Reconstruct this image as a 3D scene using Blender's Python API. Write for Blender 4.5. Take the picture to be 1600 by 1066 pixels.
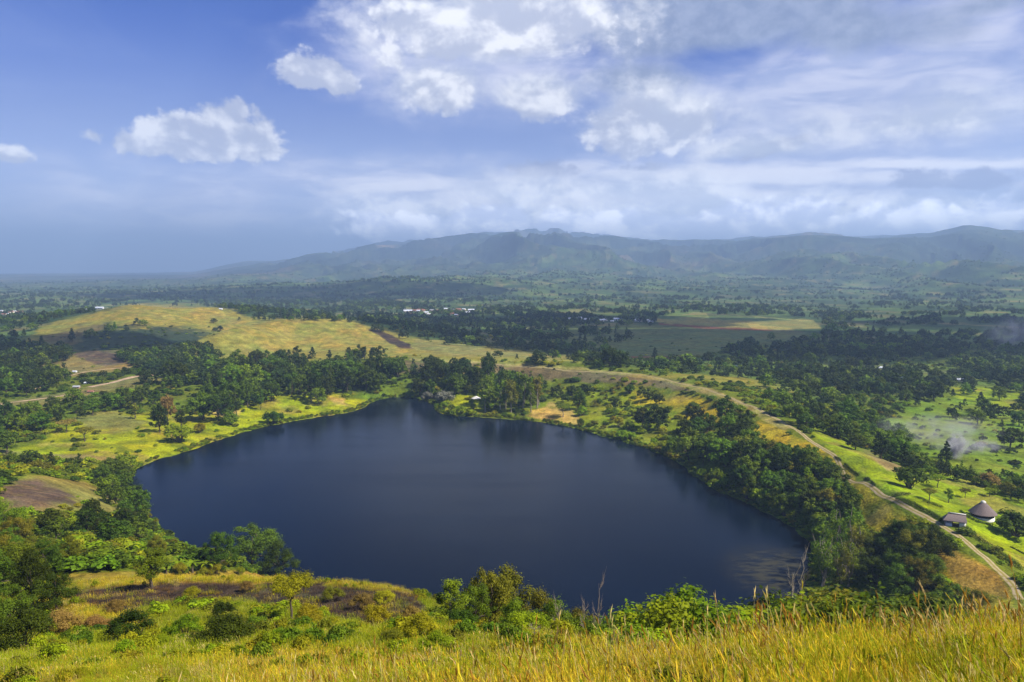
import bpy, math, random
import numpy as np
from mathutils import Vector

R = math.radians
# ------------------------------------------------------------------ camera, sky, sun, exposure
FPX = 1200.0                      # focal length in pixels of the 1600 px wide photograph
CAMH = 100.0                      # the eye stands 100 m above the lake (lake level is z = 0)
PITCH = math.atan(0.09)
SUN_EL, SUN_AZ = R(47), R(112)    # azimuth measured clockwise from +Y (the viewing direction)
EXPOSURE = 0.80
HAZE = 1.6e-4

for o in list(bpy.data.objects):
    bpy.data.objects.remove(o)
scene = bpy.context.scene
COL = scene.collection
cam_data = bpy.data.cameras.new('camera')
cam = bpy.data.objects.new('camera', cam_data)
COL.objects.link(cam)
cam_data.sensor_width = 36.0
cam_data.lens = FPX / 1600.0 * 36.0
cam_data.clip_start = 0.5
cam_data.clip_end = 80000
cam.location = (0, 0, CAMH)
cam.rotation_euler = (R(90) - PITCH, 0, 0)
scene.camera = cam
scene.view_settings.view_transform = 'Standard'
scene.view_settings.look = 'None'
scene.view_settings.exposure = EXPOSURE
scene.view_settings.gamma = 1.0
scene.cycles.use_denoising = True
scene.cycles.max_bounces = 5
scene.cycles.diffuse_bounces = 2
scene.cycles.glossy_bounces = 2
scene.cycles.transmission_bounces = 2
scene.cycles.transparent_max_bounces = 8
scene.cycles.volume_bounces = 0
scene.cycles.volume_step_rate = 1.0
scene.cycles.volume_max_steps = 96

CP_, SP_ = math.cos(PITCH), math.sin(PITCH)

def ray(px, py):
    u = (px - 800.0) / FPX; v = (533.0 - py) / FPX
    return u, CP_ + v * SP_, -SP_ + v * CP_

def project(x, y, z):
    """world -> pixel of the 1600 x 1066 photograph (used to lay out ground cover and planting)"""
    zz = z - CAMH
    f = np.maximum(y * CP_ - zz * SP_, 1e-3); up = y * SP_ + zz * CP_
    return 800 + FPX * x / f, 533 - FPX * up / f

def px_h(px, py, h):
    u, a, b = ray(px, py)
    t = (h - CAMH) / b
    return u * t, a * t, h

def px_d(px, py, d):
    u, a, b = ray(px, py)
    t = d / a
    return u * t, d, CAMH + b * t

def azel(px, py):
    u, a, b = ray(px, py)
    return math.degrees(math.atan2(u, a)), math.degrees(math.atan2(b, math.hypot(u, a)))

# ---- node helpers
def N(nt, t, **kw):
    n = nt.nodes.new(t)
    for k, v in kw.items():
        if k == 'inputs':
            for kk, vv in v.items():
                n.inputs[kk].default_value = vv
        else:
            setattr(n, k, v)
    return n

def L(nt, a, b):
    nt.links.new(a, b)

def M(nt, op, a, b=None, c=None, clamp=False):
    n = nt.nodes.new('ShaderNodeMath'); n.operation = op; n.use_clamp = clamp
    for i, v in enumerate((a, b, c)):
        if v is None: continue
        if isinstance(v, (int, float)): n.inputs[i].default_value = v
        else: nt.links.new(v, n.inputs[i])
    return n.outputs[0]

def MIX(nt, f, a, b, mode='MIX'):
    n = nt.nodes.new('ShaderNodeMix'); n.data_type = 'RGBA'; n.blend_type = mode
    n.clamp_factor = True
    for i, v in ((0, f), (6, a), (7, b)):
        if isinstance(v, (int, float)): n.inputs[i].default_value = v
        elif isinstance(v, tuple): n.inputs[i].default_value = (v[0], v[1], v[2], 1)
        else: nt.links.new(v, n.inputs[i])
    return n.outputs[2]

def SS(nt, v, lo, hi, a=0.0, b=1.0):
    n = nt.nodes.new('ShaderNodeMapRange'); n.interpolation_type = 'SMOOTHSTEP'
    nt.links.new(v, n.inputs[0])
    n.inputs[1].default_value = lo; n.inputs[2].default_value = hi
    n.inputs[3].default_value = a; n.inputs[4].default_value = b
    return n.outputs[0]

# ---- world: Nishita sky with clouds laid out over directions of the sky
world = bpy.data.worlds.new('World')
scene.world = world
world.use_nodes = True
wt = world.node_tree
wt.nodes.clear()
w_out = N(wt, 'ShaderNodeOutputWorld')
w_bg = N(wt, 'ShaderNodeBackground')
sky = N(wt, 'ShaderNodeTexSky')
sky.sky_type = 'NISHITA'
sky.sun_disc = False
sky.sun_elevation = SUN_EL
sky.sun_rotation = SUN_AZ
sky.altitude = 1500
sky.air_density = 1.0
sky.dust_density = 0.6
sky.ozone_density = 2.0
SKY_STR = 0.1
tc = N(wt, 'ShaderNodeTexCoord')
sep = N(wt, 'ShaderNodeSeparateXYZ')
L(wt, tc.outputs['Generated'], sep.inputs[0])
az = M(wt, 'MULTIPLY', M(wt, 'ARCTAN2', sep.outputs[0], sep.outputs[1]), 57.29578)
el = M(wt, 'MULTIPLY', M(wt, 'ARCSINE', sep.outputs[2]), 57.29578)
pv = N(wt, 'ShaderNodeCombineXYZ')
L(wt, az, pv.inputs[0]); L(wt, el, pv.inputs[1])
pvec = pv.outputs[0]

def wnoise(vec, scale, sx=1.0, sy=1.0, off=(0, 0, 0), detail=6.0, rough=0.55, dist=0.0, rot=0.0):
    mp = N(wt, 'ShaderNodeMapping')
    L(wt, vec, mp.inputs[0])
    mp.inputs['Location'].default_value = off
    mp.inputs['Rotation'].default_value = (0, 0, rot)
    mp.inputs['Scale'].default_value = (sx, sy, 1)
    n = N(wt, 'ShaderNodeTexNoise')
    n.noise_dimensions = '3D'
    L(wt, mp.outputs[0], n.inputs['Vector'])
    n.inputs['Scale'].default_value = scale
    n.inputs['Detail'].default_value = detail
    n.inputs['Roughness'].default_value = rough
    n.inputs['Distortion'].default_value = dist
    return n.outputs['Fac']

def blob(px, py, rx, ry, k=1.0, rot=0.0):
    a, e = azel(px, py)
    c = math.cos(math.atan((px - 800) / FPX))
    srx = math.degrees(rx / FPX) * c * c; sry = math.degrees(ry / FPX) * c
    mp = N(wt, 'ShaderNodeMapping', vector_type='TEXTURE')
    L(wt, pvec, mp.inputs[0])
    mp.inputs['Location'].default_value = (a, e, 0)
    mp.inputs['Rotation'].default_value = (0, 0, R(rot))
    mp.inputs['Scale'].default_value = (srx, sry, 1)
    s = N(wt, 'ShaderNodeSeparateXYZ'); L(wt, mp.outputs[0], s.inputs[0])
    yy = M(wt, 'MAXIMUM', s.outputs[1], M(wt, 'MULTIPLY', s.outputs[1], -1.5))
    ln = M(wt, 'SQRT', M(wt, 'MULTIPLY_ADD', s.outputs[0], s.outputs[0], M(wt, 'MULTIPLY', yy, yy)))
    d = M(wt, 'MULTIPLY_ADD', ln, -k, k)      # k at the middle, 0 at the edge
    return M(wt, 'MAXIMUM', d, -1.0), s.outputs[1]

def field(blobs):
    acc = None
    for b in blobs:
        d, _ = blob(*b)
        acc = d if acc is None else M(wt, 'SMOOTH_MAX', acc, d, 0.12)
    return acc

n_big = wnoise(pvec, 0.16, 1, 1.5, detail=7, rough=0.56, dist=0.3)
n_big_s = wnoise(pvec, 0.16, 1, 1.5, off=(0.55, 1.3, 0), detail=7, rough=0.56, dist=0.3)   # looked up a step towards the sun
n_fine = wnoise(pvec, 0.75, 1, 1.3, off=(7, 3, 0), detail=5, rough=0.6)
relief = M(wt, 'SUBTRACT', n_big, n_big_s)

# base blue, a little deeper than the bare sky model, hazier and more lilac low down
sk = N(wt, 'ShaderNodeVectorMath', operation='MULTIPLY')
L(wt, sky.outputs[0], sk.inputs[0]); sk.inputs[1].default_value = (0.0075, 0.029, 0.098)
col = sk.outputs[0]
low = SS(wt, el, 18.0, 2.0)
col = MIX(wt, M(wt, 'MULTIPLY', low, 0.85), col, (0.46, 0.53, 0.70))
# thin high streaks
cir = wnoise(pvec, 0.10, 0.5, 2.2, off=(3, 9, 0), detail=6, rough=0.6, dist=0.8, rot=R(-24))
cirm = M(wt, 'MULTIPLY', SS(wt, cir, 0.46, 0.75), 0.22)
col = MIX(wt, cirm, col, (0.36, 0.44, 0.72))
# soft lilac sheets
sheet = field([(1350, 170, 560, 150, 1.2), (1050, 300, 760, 70, 1.3), (330, 330, 420, 90, 0.9), (760, 110, 330, 120, 0.9), (1500, 60, 300, 120, 0.9), (620, 290, 300, 60, 1.0)])
shv = M(wt, 'ADD', sheet, M(wt, 'MULTIPLY_ADD', n_big, 1.6, -0.8))
sha = M(wt, 'MULTIPLY', SS(wt, shv, -0.12, 0.80), 0.86)
stre = wnoise(pvec, 0.35, 0.6, 2.6, off=(1, 2, 0), detail=6, rough=0.6, dist=0.4, rot=R(8))
shc = MIX(wt, SS(wt, stre, 0.35, 0.68), (0.45, 0.50, 0.72), (0.72, 0.73, 0.87))
col = MIX(wt, sha, col, shc)
# long white streak band and the pale bank behind the mountains
band = field([(1150, 276, 420, 24, 1.5, -3), (640, 292, 190, 22, 1.2, 4), (1450, 258, 300, 16, 1.3, -4), (980, 318, 420, 36, 1.5, 0), (720, 320, 190, 40, 1.1, 6)])
bv = M(wt, 'ADD', band, M(wt, 'MULTIPLY_ADD', stre, 1.7, -0.85))
col = MIX(wt, M(wt, 'MULTIPLY', SS(wt, bv, 0.05, 1.0), 0.9), col, (0.92, 0.91, 0.97))
# grey-blue deck at the top
deck = field([(1110, 40, 330, 95, 1.5), (1330, 50, 250, 60, 1.2, -6), (1010, 125, 150, 45, 0.9), (1560, 8, 160, 30, .8)])
dv = M(wt, 'ADD', deck, M(wt, 'MULTIPLY_ADD', n_big, 1.5, -0.75))
dc = MIX(wt, SS(wt, n_fine, 0.3, 0.75), (0.23, 0.28, 0.43), (0.36, 0.41, 0.56))
col = MIX(wt, M(wt, 'MULTIPLY', SS(wt, dv, 0.08, 0.85), 0.93), col, dc)
# small grey puffs
gp = field([(1440, 282, 62, 26, 1.3), (1530, 284, 76, 26, 1.4), (1210, 232, 74, 18, 1.2, 14), (850, 268, 90, 26, 0.8), (1010, 262, 60, 12, .7)])
gv = M(wt, 'ADD', gp, M(wt, 'MULTIPLY_ADD', n_fine, 1.6, -0.8))
col = MIX(wt, M(wt, 'MULTIPLY', SS(wt, gv, 0.15, 0.6), 0.8), col, (0.30, 0.33, 0.50))
# broad soft white masses
sw = field([(770, 40, 300, 100, 1.3), (690, 140, 110, 60, 1.1), (850, 150, 110, 50, 1.2), (1030, 190, 170, 70, 1.2), (1420, 195, 260, 60, 0.9), (1170, 235, 150, 34, 0.9), (1080, 350, 660, 62, 1.6), (930, 300, 380, 50, 1.0), (620, 335, 150, 50, 1.0)])
sv = M(wt, 'ADD', sw, M(wt, 'ADD', M(wt, 'MULTIPLY_ADD', n_big, 1.5, -0.75), M(wt, 'MULTIPLY_ADD', n_fine, 0.5, -0.25)))
swc = MIX(wt, SS(wt, M(wt, 'MULTIPLY_ADD', relief, 3.0, n_fine), 0.2, 0.85), (0.54, 0.58, 0.69), (0.92, 0.92, 0.94))
swb = N(wt, 'ShaderNodeVectorMath', operation='SCALE'); L(wt, swc, swb.inputs[0]); L(wt, SS(wt, el, 8.0, 3.5, 1.0, 1.4), swb.inputs['Scale']); swc = swb.outputs[0]
col = MIX(wt, M(wt, 'MULTIPLY', SS(wt, sv, 0.0, 0.85), 0.9), col, swc)
# cumulus with lit tops and greyer flat bases
cu = field([(300, 222, 125, 58, 1.6), (350, 190, 70, 46, 1.2), (395, 222, 58, 60, 1.3), (225, 226, 60, 34, 1.0),
            (485, 118, 70, 44, 1.5), (530, 134, 42, 34, 1.1), (20, 246, 42, 22, 1.2), (148, 212, 28, 20, 0.7),
            (800, 50, 200, 70, 1.2), (640, 40, 80, 50, 1.0), (700, 70, 90, 50, 1.0), (690, 150, 70, 48, 1.1), (845, 168, 66, 42, 1.1), (612, 92, 40, 34, 0.7),
            (1000, 210, 112, 64, 1.3), (1075, 205, 66, 50, 1.2),
            (880, 352, 70, 36, 1.3), (960, 362, 130, 46, 1.6), (760, 352, 100, 40, 1.5), (660, 366, 110, 38, 1.5), (585, 355, 75, 36, 0.9), (1080, 366, 110, 42, 1.6),
            (1180, 350, 90, 50, 1.6), (1250, 340, 80, 40, 1.4), (1370, 358, 100, 46, 1.5), (1450, 345, 90, 46, 1.3), (1560, 352, 120, 54, 1.4), (1500, 374, 180, 26, 1.1)])
puff = N(wt, 'ShaderNodeTexVoronoi'); puff.feature = 'SMOOTH_F1'; puff.inputs['Scale'].default_value = 0.75; puff.inputs['Smoothness'].default_value = 0.5; puff.inputs['Detail'].default_value = 2.0
pmx = N(wt, 'ShaderNodeVectorMath', operation='ADD'); nzc = N(wt, 'ShaderNodeTexNoise'); L(wt, pvec, nzc.inputs['Vector']); nzc.inputs['Scale'].default_value = 0.5; nzc.inputs['Detail'].default_value = 4
nsc = N(wt, 'ShaderNodeVectorMath', operation='SCALE'); L(wt, nzc.outputs['Color'], nsc.inputs[0]); nsc.inputs['Scale'].default_value = 1.6
L(wt, pvec, pmx.inputs[0]); L(wt, nsc.outputs[0], pmx.inputs[1]); L(wt, pmx.outputs[0], puff.inputs['Vector'])
pf_ = M(wt, 'MULTIPLY_ADD', puff.outputs['Distance'], -1.0, 0.45)
cn = M(wt, 'ADD', M(wt, 'MULTIPLY', n_big, 1.2), M(wt, 'MULTIPLY', n_fine, 1.0))
cv = M(wt, 'ADD', M(wt, 'ADD', cu, M(wt, 'SUBTRACT', cn, 1.1)), M(wt, 'MULTIPLY', pf_, 0.55))
ca = SS(wt, cv, -0.08, 0.34)
lit = M(wt, 'ADD', M(wt, 'ADD', M(wt, 'MULTIPLY', relief, 5.0), M(wt, 'MULTIPLY', pf_, 0.5)), M(wt, 'MULTIPLY_ADD', n_fine, 0.8, 0.12))
cc = MIX(wt, SS(wt, lit, 0.05, 1.0), (0.50, 0.53, 0.66), (0.96, 0.96, 0.99))
lowb = N(wt, 'ShaderNodeVectorMath', operation='SCALE'); L(wt, cc, lowb.inputs[0]); L(wt, SS(wt, el, 7.0, 3.5, 1.0, 1.9), lowb.inputs['Scale']); cc = lowb.outputs[0]
col = MIX(wt, M(wt, 'MULTIPLY', ca, 0.92), col, cc)
nb_ = N(wt, 'ShaderNodeVectorMath', operation='SCALE'); L(wt, col, nb_.inputs[0]); L(wt, SS(wt, el, 11.0, 3.0, 1.0, 1.45), nb_.inputs['Scale']); col = nb_.outputs[0]
L(wt, col, w_bg.inputs['Color'])
w_bg.inputs['Strength'].default_value = 0.76
L(wt, w_bg.outputs[0], w_out.inputs[0])
world.cycles.sampling_method = 'MANUAL'
world.cycles.sample_map_resolution = 512

# ---- sun
sun_d = bpy.data.lights.new('sun', 'SUN')
sun_d.energy = 5.0
sun_d.angle = R(0.5)
sun_d.color = (1.0, 0.95, 0.85)
sun = bpy.data.objects.new('sun', sun_d)
COL.objects.link(sun)
SUNV = Vector((math.sin(SUN_AZ) * math.cos(SUN_EL), math.cos(SUN_AZ) * math.cos(SUN_EL), math.sin(SUN_EL)))
sun.rotation_euler = SUNV.to_track_quat('Z', 'Y').to_euler()
sun.location = SUNV * 3000

# ------------------------------------------------------------------ noise
def _hash(ix, iy, seed):
    n = (ix.astype(np.int64) * 374761393 + iy.astype(np.int64) * 668265263 + seed * 1442695041) & 0xffffffff
    n = ((n ^ (n >> 13)) * 1274126177) & 0xffffffff
    return ((n ^ (n >> 16)) & 0xffff) / 65535.0

def vnoise(x, y, seed=0):
    ix = np.floor(x); iy = np.floor(y)
    fx = x - ix; fy = y - iy
    fx = fx * fx * (3 - 2 * fx); fy = fy * fy * (3 - 2 * fy)
    a = _hash(ix, iy, seed); b = _hash(ix + 1, iy, seed); c = _hash(ix, iy + 1, seed); d = _hash(ix + 1, iy + 1, seed)
    return (a * (1 - fx) + b * fx) * (1 - fy) + (c * (1 - fx) + d * fx) * fy

def fbm(x, y, oct=4, seed=0, gain=0.5):
    s = 0; a = 1; t = 0
    for i in range(oct):
        s = s + a * vnoise(x, y, seed + i * 17); t += a
        x = x * 2.03 + 11.3; y = y * 2.03 + 5.7; a *= gain
    return s / t

def ridged(x, y, oct=5, seed=0):
    s = 0; a = 1; t = 0
    for i in range(oct):
        s = s + a * (1 - np.abs(2 * vnoise(x, y, seed + i * 13) - 1)) ** 1.6; t += a
        x = x * 2.05 + 3.1; y = y * 2.05 + 9.2; a *= 0.5
    return s / t

def sstep(v, lo, hi):
    t = np.clip((v - lo) / (hi - lo), 0, 1)
    return t * t * (3 - 2 * t)

# ------------------------------------------------------------------ the lay of the land
SHORE_PX = [(200, 742), (228, 724), (290, 706), (330, 691), (380, 676), (430, 663), (500, 651), (560, 642), (575, 632), (592, 624), (625, 620),
            (662, 624), (684, 634), (678, 643), (700, 650), (760, 652), (830, 658), (880, 665), (930, 678), (980, 692), (1020, 704),
            (1060, 722), (1085, 744), (1110, 762), (1150, 779), (1200, 801), (1240, 823), (1264, 842), (1270, 868), (1262, 900), (1262, 935),
            (1240, 965), (1100, 985), (960, 990), (800, 985), (650, 962), (500, 930), (400, 895), (300, 862), (250, 832), (232, 800), (207, 770)]
SHORE = np.array([px_h(a, b, 0.0)[:2] for a, b in SHORE_PX])
def smooth_closed(P, k=3):
    for _ in range(k):
        Q = np.empty((len(P) * 2, 2))
        N_ = np.roll(P, -1, 0)
        Q[0::2] = 0.75 * P + 0.25 * N_; Q[1::2] = 0.25 * P + 0.75 * N_
        P = Q
    return P
SHORE_S = smooth_closed(SHORE, 2)

def poly_sdf(x, y, P):
    """signed distance to a closed polygon, negative inside"""
    best = np.full(x.shape, 1e18); inside = np.zeros(x.shape, bool)
    n = len(P)
    for i in range(n):
        ax, ay = P[i]; bx, by = P[(i + 1) % n]
        ex, ey = bx - ax, by - ay
        t = np.clip(((x - ax) * ex + (y - ay) * ey) / (ex * ex + ey * ey + 1e-12), 0, 1)
        d = (x - ax - t * ex) ** 2 + (y - ay - t * ey) ** 2
        best = np.minimum(best, d)
        c = ((ay > y) != (by > y))
        if ey != 0:
            inside ^= c & (x < ex * (y - ay) / ey + ax)
    d = np.sqrt(best)
    return np.where(inside, -d, d)

CTRL = []
def H(px, py, h): CTRL.append(px_h(px, py, h))
def D(px, py, d): CTRL.append(px_d(px, py, d))
def X(x, y, z): CTRL.append((x, y, z))
for a, b in SHORE_PX: H(a, b, 1.0)
# crest of the crater rim with its track
CREST = [(1595, 940, 17), (1575, 905, 17), (1540, 872, 17), (1500, 841, 17), (1460, 816, 17), (1400, 785, 17), (1350, 754, 17), (1310, 722, 17.5), (1285, 701, 18),
         (1250, 676, 19), (1215, 655, 20), (1180, 638, 20.5), (1140, 620, 21), (1100, 606, 21), (1040, 592, 21), (950, 581, 21), (850, 573, 21), (750, 567, 21), (640, 562, 20)]
for c in CREST: H(*c)
# outside of the rim
for p in [(1600, 900, 13), (1560, 850, 12), (1535, 812, 12), (1480, 790, 12.5), (1420, 760, 12.5), (1600, 800, 9), (1500, 745, 8), (1400, 725, 10), (1340, 700, 12),
          (1300, 670, 12), (1250, 645, 13), (1200, 620, 15), (1150, 602, 15), (1060, 580, 15), (900, 566, 14), (1600, 740, 5), (1450, 690, 5), (1380, 660, 7), (1300, 630, 8), (1200, 600, 10),
          (1550, 650, 2), (1450, 620, 3), (1350, 600, 5), (1600, 600, 3), (1250, 575, 6), (1100, 565, 8), (950, 555, 8), (1400, 560, 5), (1600, 550, 5), (1200, 545, 5), (1000, 535, 6),
          (760, 553, 14), (650, 551, 13), (700, 542, 16), (820, 548, 11), (880, 540, 8)]: H(*p)
# inner slopes
for p in [(1310, 800, 7), (1330, 830, 5), (1370, 850, 8), (1420, 860, 12), (1300, 760, 9), (1240, 740, 10), (1180, 720, 9), (1150, 690, 11), (1100, 670, 8), (1080, 640, 12), (1040, 625, 12),
          (960, 640, 6), (900, 620, 8), (830, 600, 9), (850, 640, 3), (740, 625, 4), (700, 640, 2), (680, 600, 10), (620, 595, 8), (600, 608, 5), (620, 580, 14), (1380, 920, 4), (1450, 900, 12), (1500, 930, 13)]: H(*p)
# left side
for p in [(150, 700, 4), (20, 712, 6), (60, 650, 8), (200, 650, 6), (300, 640, 5), (420, 612, 8), (300, 590, 12), (100, 605, 9), (20, 600, 9), (500, 610, 7), (550, 590, 10), (480, 580, 12), (400, 570, 13),
          (200, 590, 11), (0, 570, 9), (300, 560, 13), (560, 563, 16), (500, 560, 15), (40, 555, 10)]: H(*p)
for p in [(620, 526, 950), (540, 501, 1080), (440, 500, 960), (385, 508, 900), (340, 522, 850), (560, 500, 1020), (500, 498, 990), (205, 476, 1150), (330, 480, 1180), (270, 484, 1190), (240, 505, 1040), (330, 500, 1110), (120, 497, 1100), (60, 519, 1000), (200, 520, 950),           (420, 548, 840), (450, 522, 920), (560, 545, 850), (150, 548, 800), (110, 556, 790), (190, 552, 800), (600, 510, 1100), (500, 520, 930)]: D(*p)
for a in (-80, 60, 200, 330, 450, 560):
    D(a, 490, 1000); CTRL.pop(); x, y, z = px_d(a, 490, 1550); X(x, y, 9)
X(*px_d(150, 560, 900)[:2], 9)
for a_, d_, h_ in ((300, 900, 12), (250, 880, 11), (345, 985, 15), (385, 1030, 19), (200, 900, 14), (430, 1075, 26)): X((a_ - 800) / FPX * d_, d_, h_)
# left bank of the crater (bare brown slope) and the hanging shelf
for p in [(60, 745, 20), (0, 750, 24), (-120, 745, 24), (100, 775, 22), (20, 800, 26), (160, 790, 12), (60, 725, 10), (180, 760, 4), (120, 735, 8)]: H(*p)
for p in [(20, 850, 175), (100, 850, 185), (200, 860, 190), (60, 905, 125), (-100, 900, 130), (-100, 820, 200), (-150, 1000, 60), (330, 872, 200), (180, 885, 140)]: D(*p)
for p in [(100, 925, 106), (240, 905, 112), (420, 902, 112), (560, 912, 108), (650, 925, 100), (350, 938, 93), (120, 975, 78), (350, 985, 68), (205, 990, 67), (550, 975, 72), (450, 960, 80), (650, 965, 78),
          (50, 1000, 64), (100, 1030, 48), (300, 1040, 42), (500, 1035, 38), (650, 1030, 36), (100, 1066, 33), (350, 1066, 30), (600, 1066, 24), (800, 1066, 16), (1000, 1066, 12), (1300, 1066, 9), (1600, 1066, 7.5),
          (740, 990, 62), (850, 1000, 52), (950, 1016, 46), (800, 1034, 36), (1000, 1046, 28), (1150, 1042, 27), (1300, 1030, 25), (1450, 1012, 25), (1600, 994, 27), (1750, 978, 30), (1300, 1046, 16), (1550, 1036, 14), (1100, 1054, 20)]: D(*p)
# steep fall hidden behind the grass brow
for p in [(200, 900, 150, 22), (450, 0, 150, 30), (600, 0, 150, 28), (750, 0, 120, 40), (900, 0, 110, 42), (1050, 0, 90, 48), (1200, 0, 90, 46), (1350, 0, 90, 45), (1500, 0, 100, 42), (1650, 0, 110, 42),
          (1200, 0, 160, 20), (1400, 0, 150, 20), (900, 0, 160, 22), (700, 0, 180, 14), (1650, 0, 160, 20), (1000, 0, 55, 68), (1200, 0, 45, 74), (1400, 0, 45, 74), (1600, 0, 50, 72), (860, 0, 75, 60)]:
    u = (p[0] - 800) / FPX
    X(u * p[2], p[2], p[3])
for p in [(0, 3, 97.6), (6, 0, 97.9), (-6, 0, 97.5), (0, -6, 98.5), (-12, 4, 93), (14, 6, 95.5), (-30, 15, 84), (35, 15, 90), (60, 40, 80), (-60, 40, 70), (90, 80, 50), (0, 6, 95.2),
          (200, 180, 8), (170, 120, 25), (-150, 90, 50), (-250, 200, 30), (-300, 350, 12), (330, 300, 3), (500, 500, 3), (-600, 600, 8), (700, 300, 4), (-700, 300, 15), (900, 900, 3), (-1000, 900, 8), (300, 40, 30), (-300, 50, 60), (160, 20, 60)]: X(*p)
for a in (-200, 0, 200, 400, 600, 800, 1000, 1200, 1400, 1600, 1800):
    for d in (2100, 3200): u = (a - 800) / FPX; X(u * d, d, 5)
for a in (700, 900, 1100, 1300, 1500):
    u = (a - 800) / FPX; X(u * 1400, 1400, 4)
C_ = np.array(CTRL)

def lp(x, y):
    yy = y + 8.0
    return np.arctan2(x, yy), 0.5 * np.log(x * x + yy * yy)
_ca, _cl = lp(C_[:, 0], C_[:, 1])
_cc = 0.03
_K = np.sqrt((_ca[:, None] - _ca[None]) ** 2 + (_cl[:, None] - _cl[None]) ** 2 + _cc ** 2)
_n = len(_ca)
_A = np.zeros((_n + 1, _n + 1)); _A[:_n, :_n] = _K - np.eye(_n) * 2e-3; _A[_n, :_n] = 1; _A[:_n, _n] = 1
# work with the height as a slope seen from the eye, which keeps near and far equally smooth
_w = np.linalg.solve(_A, np.append(C_[:, 2], 0))

MTN_PX = [0, 300, 430, 520, 600, 700, 800, 870, 930, 1000, 1100, 1200, 1260, 1350, 1450, 1500, 1600, 1900]
MTN_PY = [424, 420, 410, 393, 380, 372, 367, 362, 373, 379, 380, 374, 370, 374, 372, 362, 365, 360]

def height(x, y):
    a, l = lp(x, y)
    h = np.full(x.shape, _w[_n])
    for i in range(_n):
        h += _w[i] * np.sqrt((a - _ca[i]) ** 2 + (l - _cl[i]) ** 2 + _cc ** 2)
    r = np.hypot(x, y)
    near = 1 - sstep(r, 1700, 2600)
    # rolling far country
    far = 5 + (fbm(x / 900, y / 900, 4, 3) - 0.42) * 60 * sstep(r, 1800, 6000) + sstep(r, 4000, 15000) * 55 + (fbm(x / 260, y / 260, 3, 8) - 0.5) * 14 * sstep(r, 1500, 3500)
    far = far + 42 * np.exp(-(((x + 400) / 750) ** 2 + ((y - 3500) / 420) ** 2))
    h = h * near + far * (1 - near)
    # mountains
    px = 800 + FPX * x / np.maximum(y, 1.0)
    top = ((425 - np.interp(px, MTN_PX, MTN_PY)) / FPX * 15500 + 60) * sstep(y / np.maximum(r, 1), .05, .5)
    rise = np.clip((r - 3000) / 12500, 0, 1) ** 1.05
    rd = ridged(x / 3300 + 0.8, y / 4500, 6, 21)
    rel = ridged(x / 1300 + 4, y / 1900, 5, 5)
    gul = ridged(x / 850 + fbm(x / 1500, y / 1500, 3, 14) * 1.5, y / 3600, 5, 33)
    m = top * rise * (0.78 + 0.55 * rd * (1 - 0.55 * rise)) + (rel - 0.42) * 420 * rise * (1 - 0.8 * sstep(r, 12500, 15800)) * sstep(top, 100, 400) + (gul - 0.55) * 620 * np.clip(rise * 2.0, 0, 1) * (1 - 0.75 * sstep(r, 12500, 15800)) * sstep(top, 150, 450)
    m2 = 260 * np.exp(-(((px - 1400) / 280) ** 2)) * np.exp(-(((r - 8200) / 1500) ** 2)) * (0.3 + 1.1 * rel)
    h = h + np.maximum(m, 0) * sstep(top, 90, 200) + m2
    # the crest line of the range
    cap = 100 + (426 - np.interp(px, MTN_PX, MTN_PY) + (ridged(x / 1700, y / 6000, 5, 91) - .42) * 20) / FPX * np.maximum(y, 1)
    ex = np.maximum(h - cap * .93, 0); cw = np.maximum(cap * .07, 1)
    h = np.where((r > 5000) & (y > r * .45) & (cap > 110), np.where(h > cap * .93, cap * .93 + cw * (1 - np.exp(-ex / cw)), h), h)
    h = np.where(r > 16500, h * (1 - .5 * sstep(r, 16500, 21000)), h)
    # small-scale unevenness
    h = h + (fbm(x / 30, y / 30, 4, 40) - 0.5) * 2.6 * sstep(r, 60, 220) * (1 - sstep(r, 2500, 4000))
    h = h + (fbm(x / 2.2, y / 2.2, 3, 50) - 0.5) * 0.35 * (1 - sstep(r, 60, 140))
    h = h + (fbm(x / 9, y / 9, 3, 54) - 0.5) * 1.2 * sstep(r, 12, 40) * (1 - sstep(r, 160, 300))
    # the lake basin
    m_ = (np.abs(x) < 300) & (y > 180) & (y < 680)
    if m_.any():
        xs, ys, hs = x[m_], y[m_], h[m_]
        s = poly_sdf(xs + (fbm(xs / 7, ys / 7, 3, 77) - 0.5) * 5, ys + (fbm(xs / 7, ys / 7, 3, 78) - 0.5) * 5, SHORE_S)
        k = sstep(s, 0.0, 14.0)
        out = 0.25 + np.minimum(s, 4) * 0.12 + k * (np.maximum(hs, 0.8) - 0.5)
        hs = np.where(s > 0, out, np.maximum(-8, s * 0.35 + 0.2))
        h[m_] = hs
    return h

# the ground is one sheet laid out on rings round the viewpoint
def steps(segs):
    out = []
    for a, b, st in segs:
        n = max(1, int(round(math.log(b / a) / st)))
        out += list(np.exp(np.linspace(math.log(a), math.log(b), n, endpoint=False)))
    out.append(segs[-1][1])
    return np.array(out)
RR = steps([(0.6, 20, 0.03), (20, 140, 0.0075), (140, 700, 0.0055), (700, 1300, 0.0045), (1300, 4000, 0.009), (4000, 21000, 0.012)])
AA = np.concatenate([np.linspace(R(-110), R(-38), 110, endpoint=False), np.linspace(R(-38), R(38), 900, endpoint=False), np.linspace(R(38), R(110), 111)])
NR, NA = len(RR), len(AA)
GX = (RR[:, None] * np.sin(AA)[None]); GY = (RR[:, None] * np.cos(AA)[None])
GH = height(GX.ravel().copy(), GY.ravel().copy()).reshape(NR, NA)
LR = np.log(RR)

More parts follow.
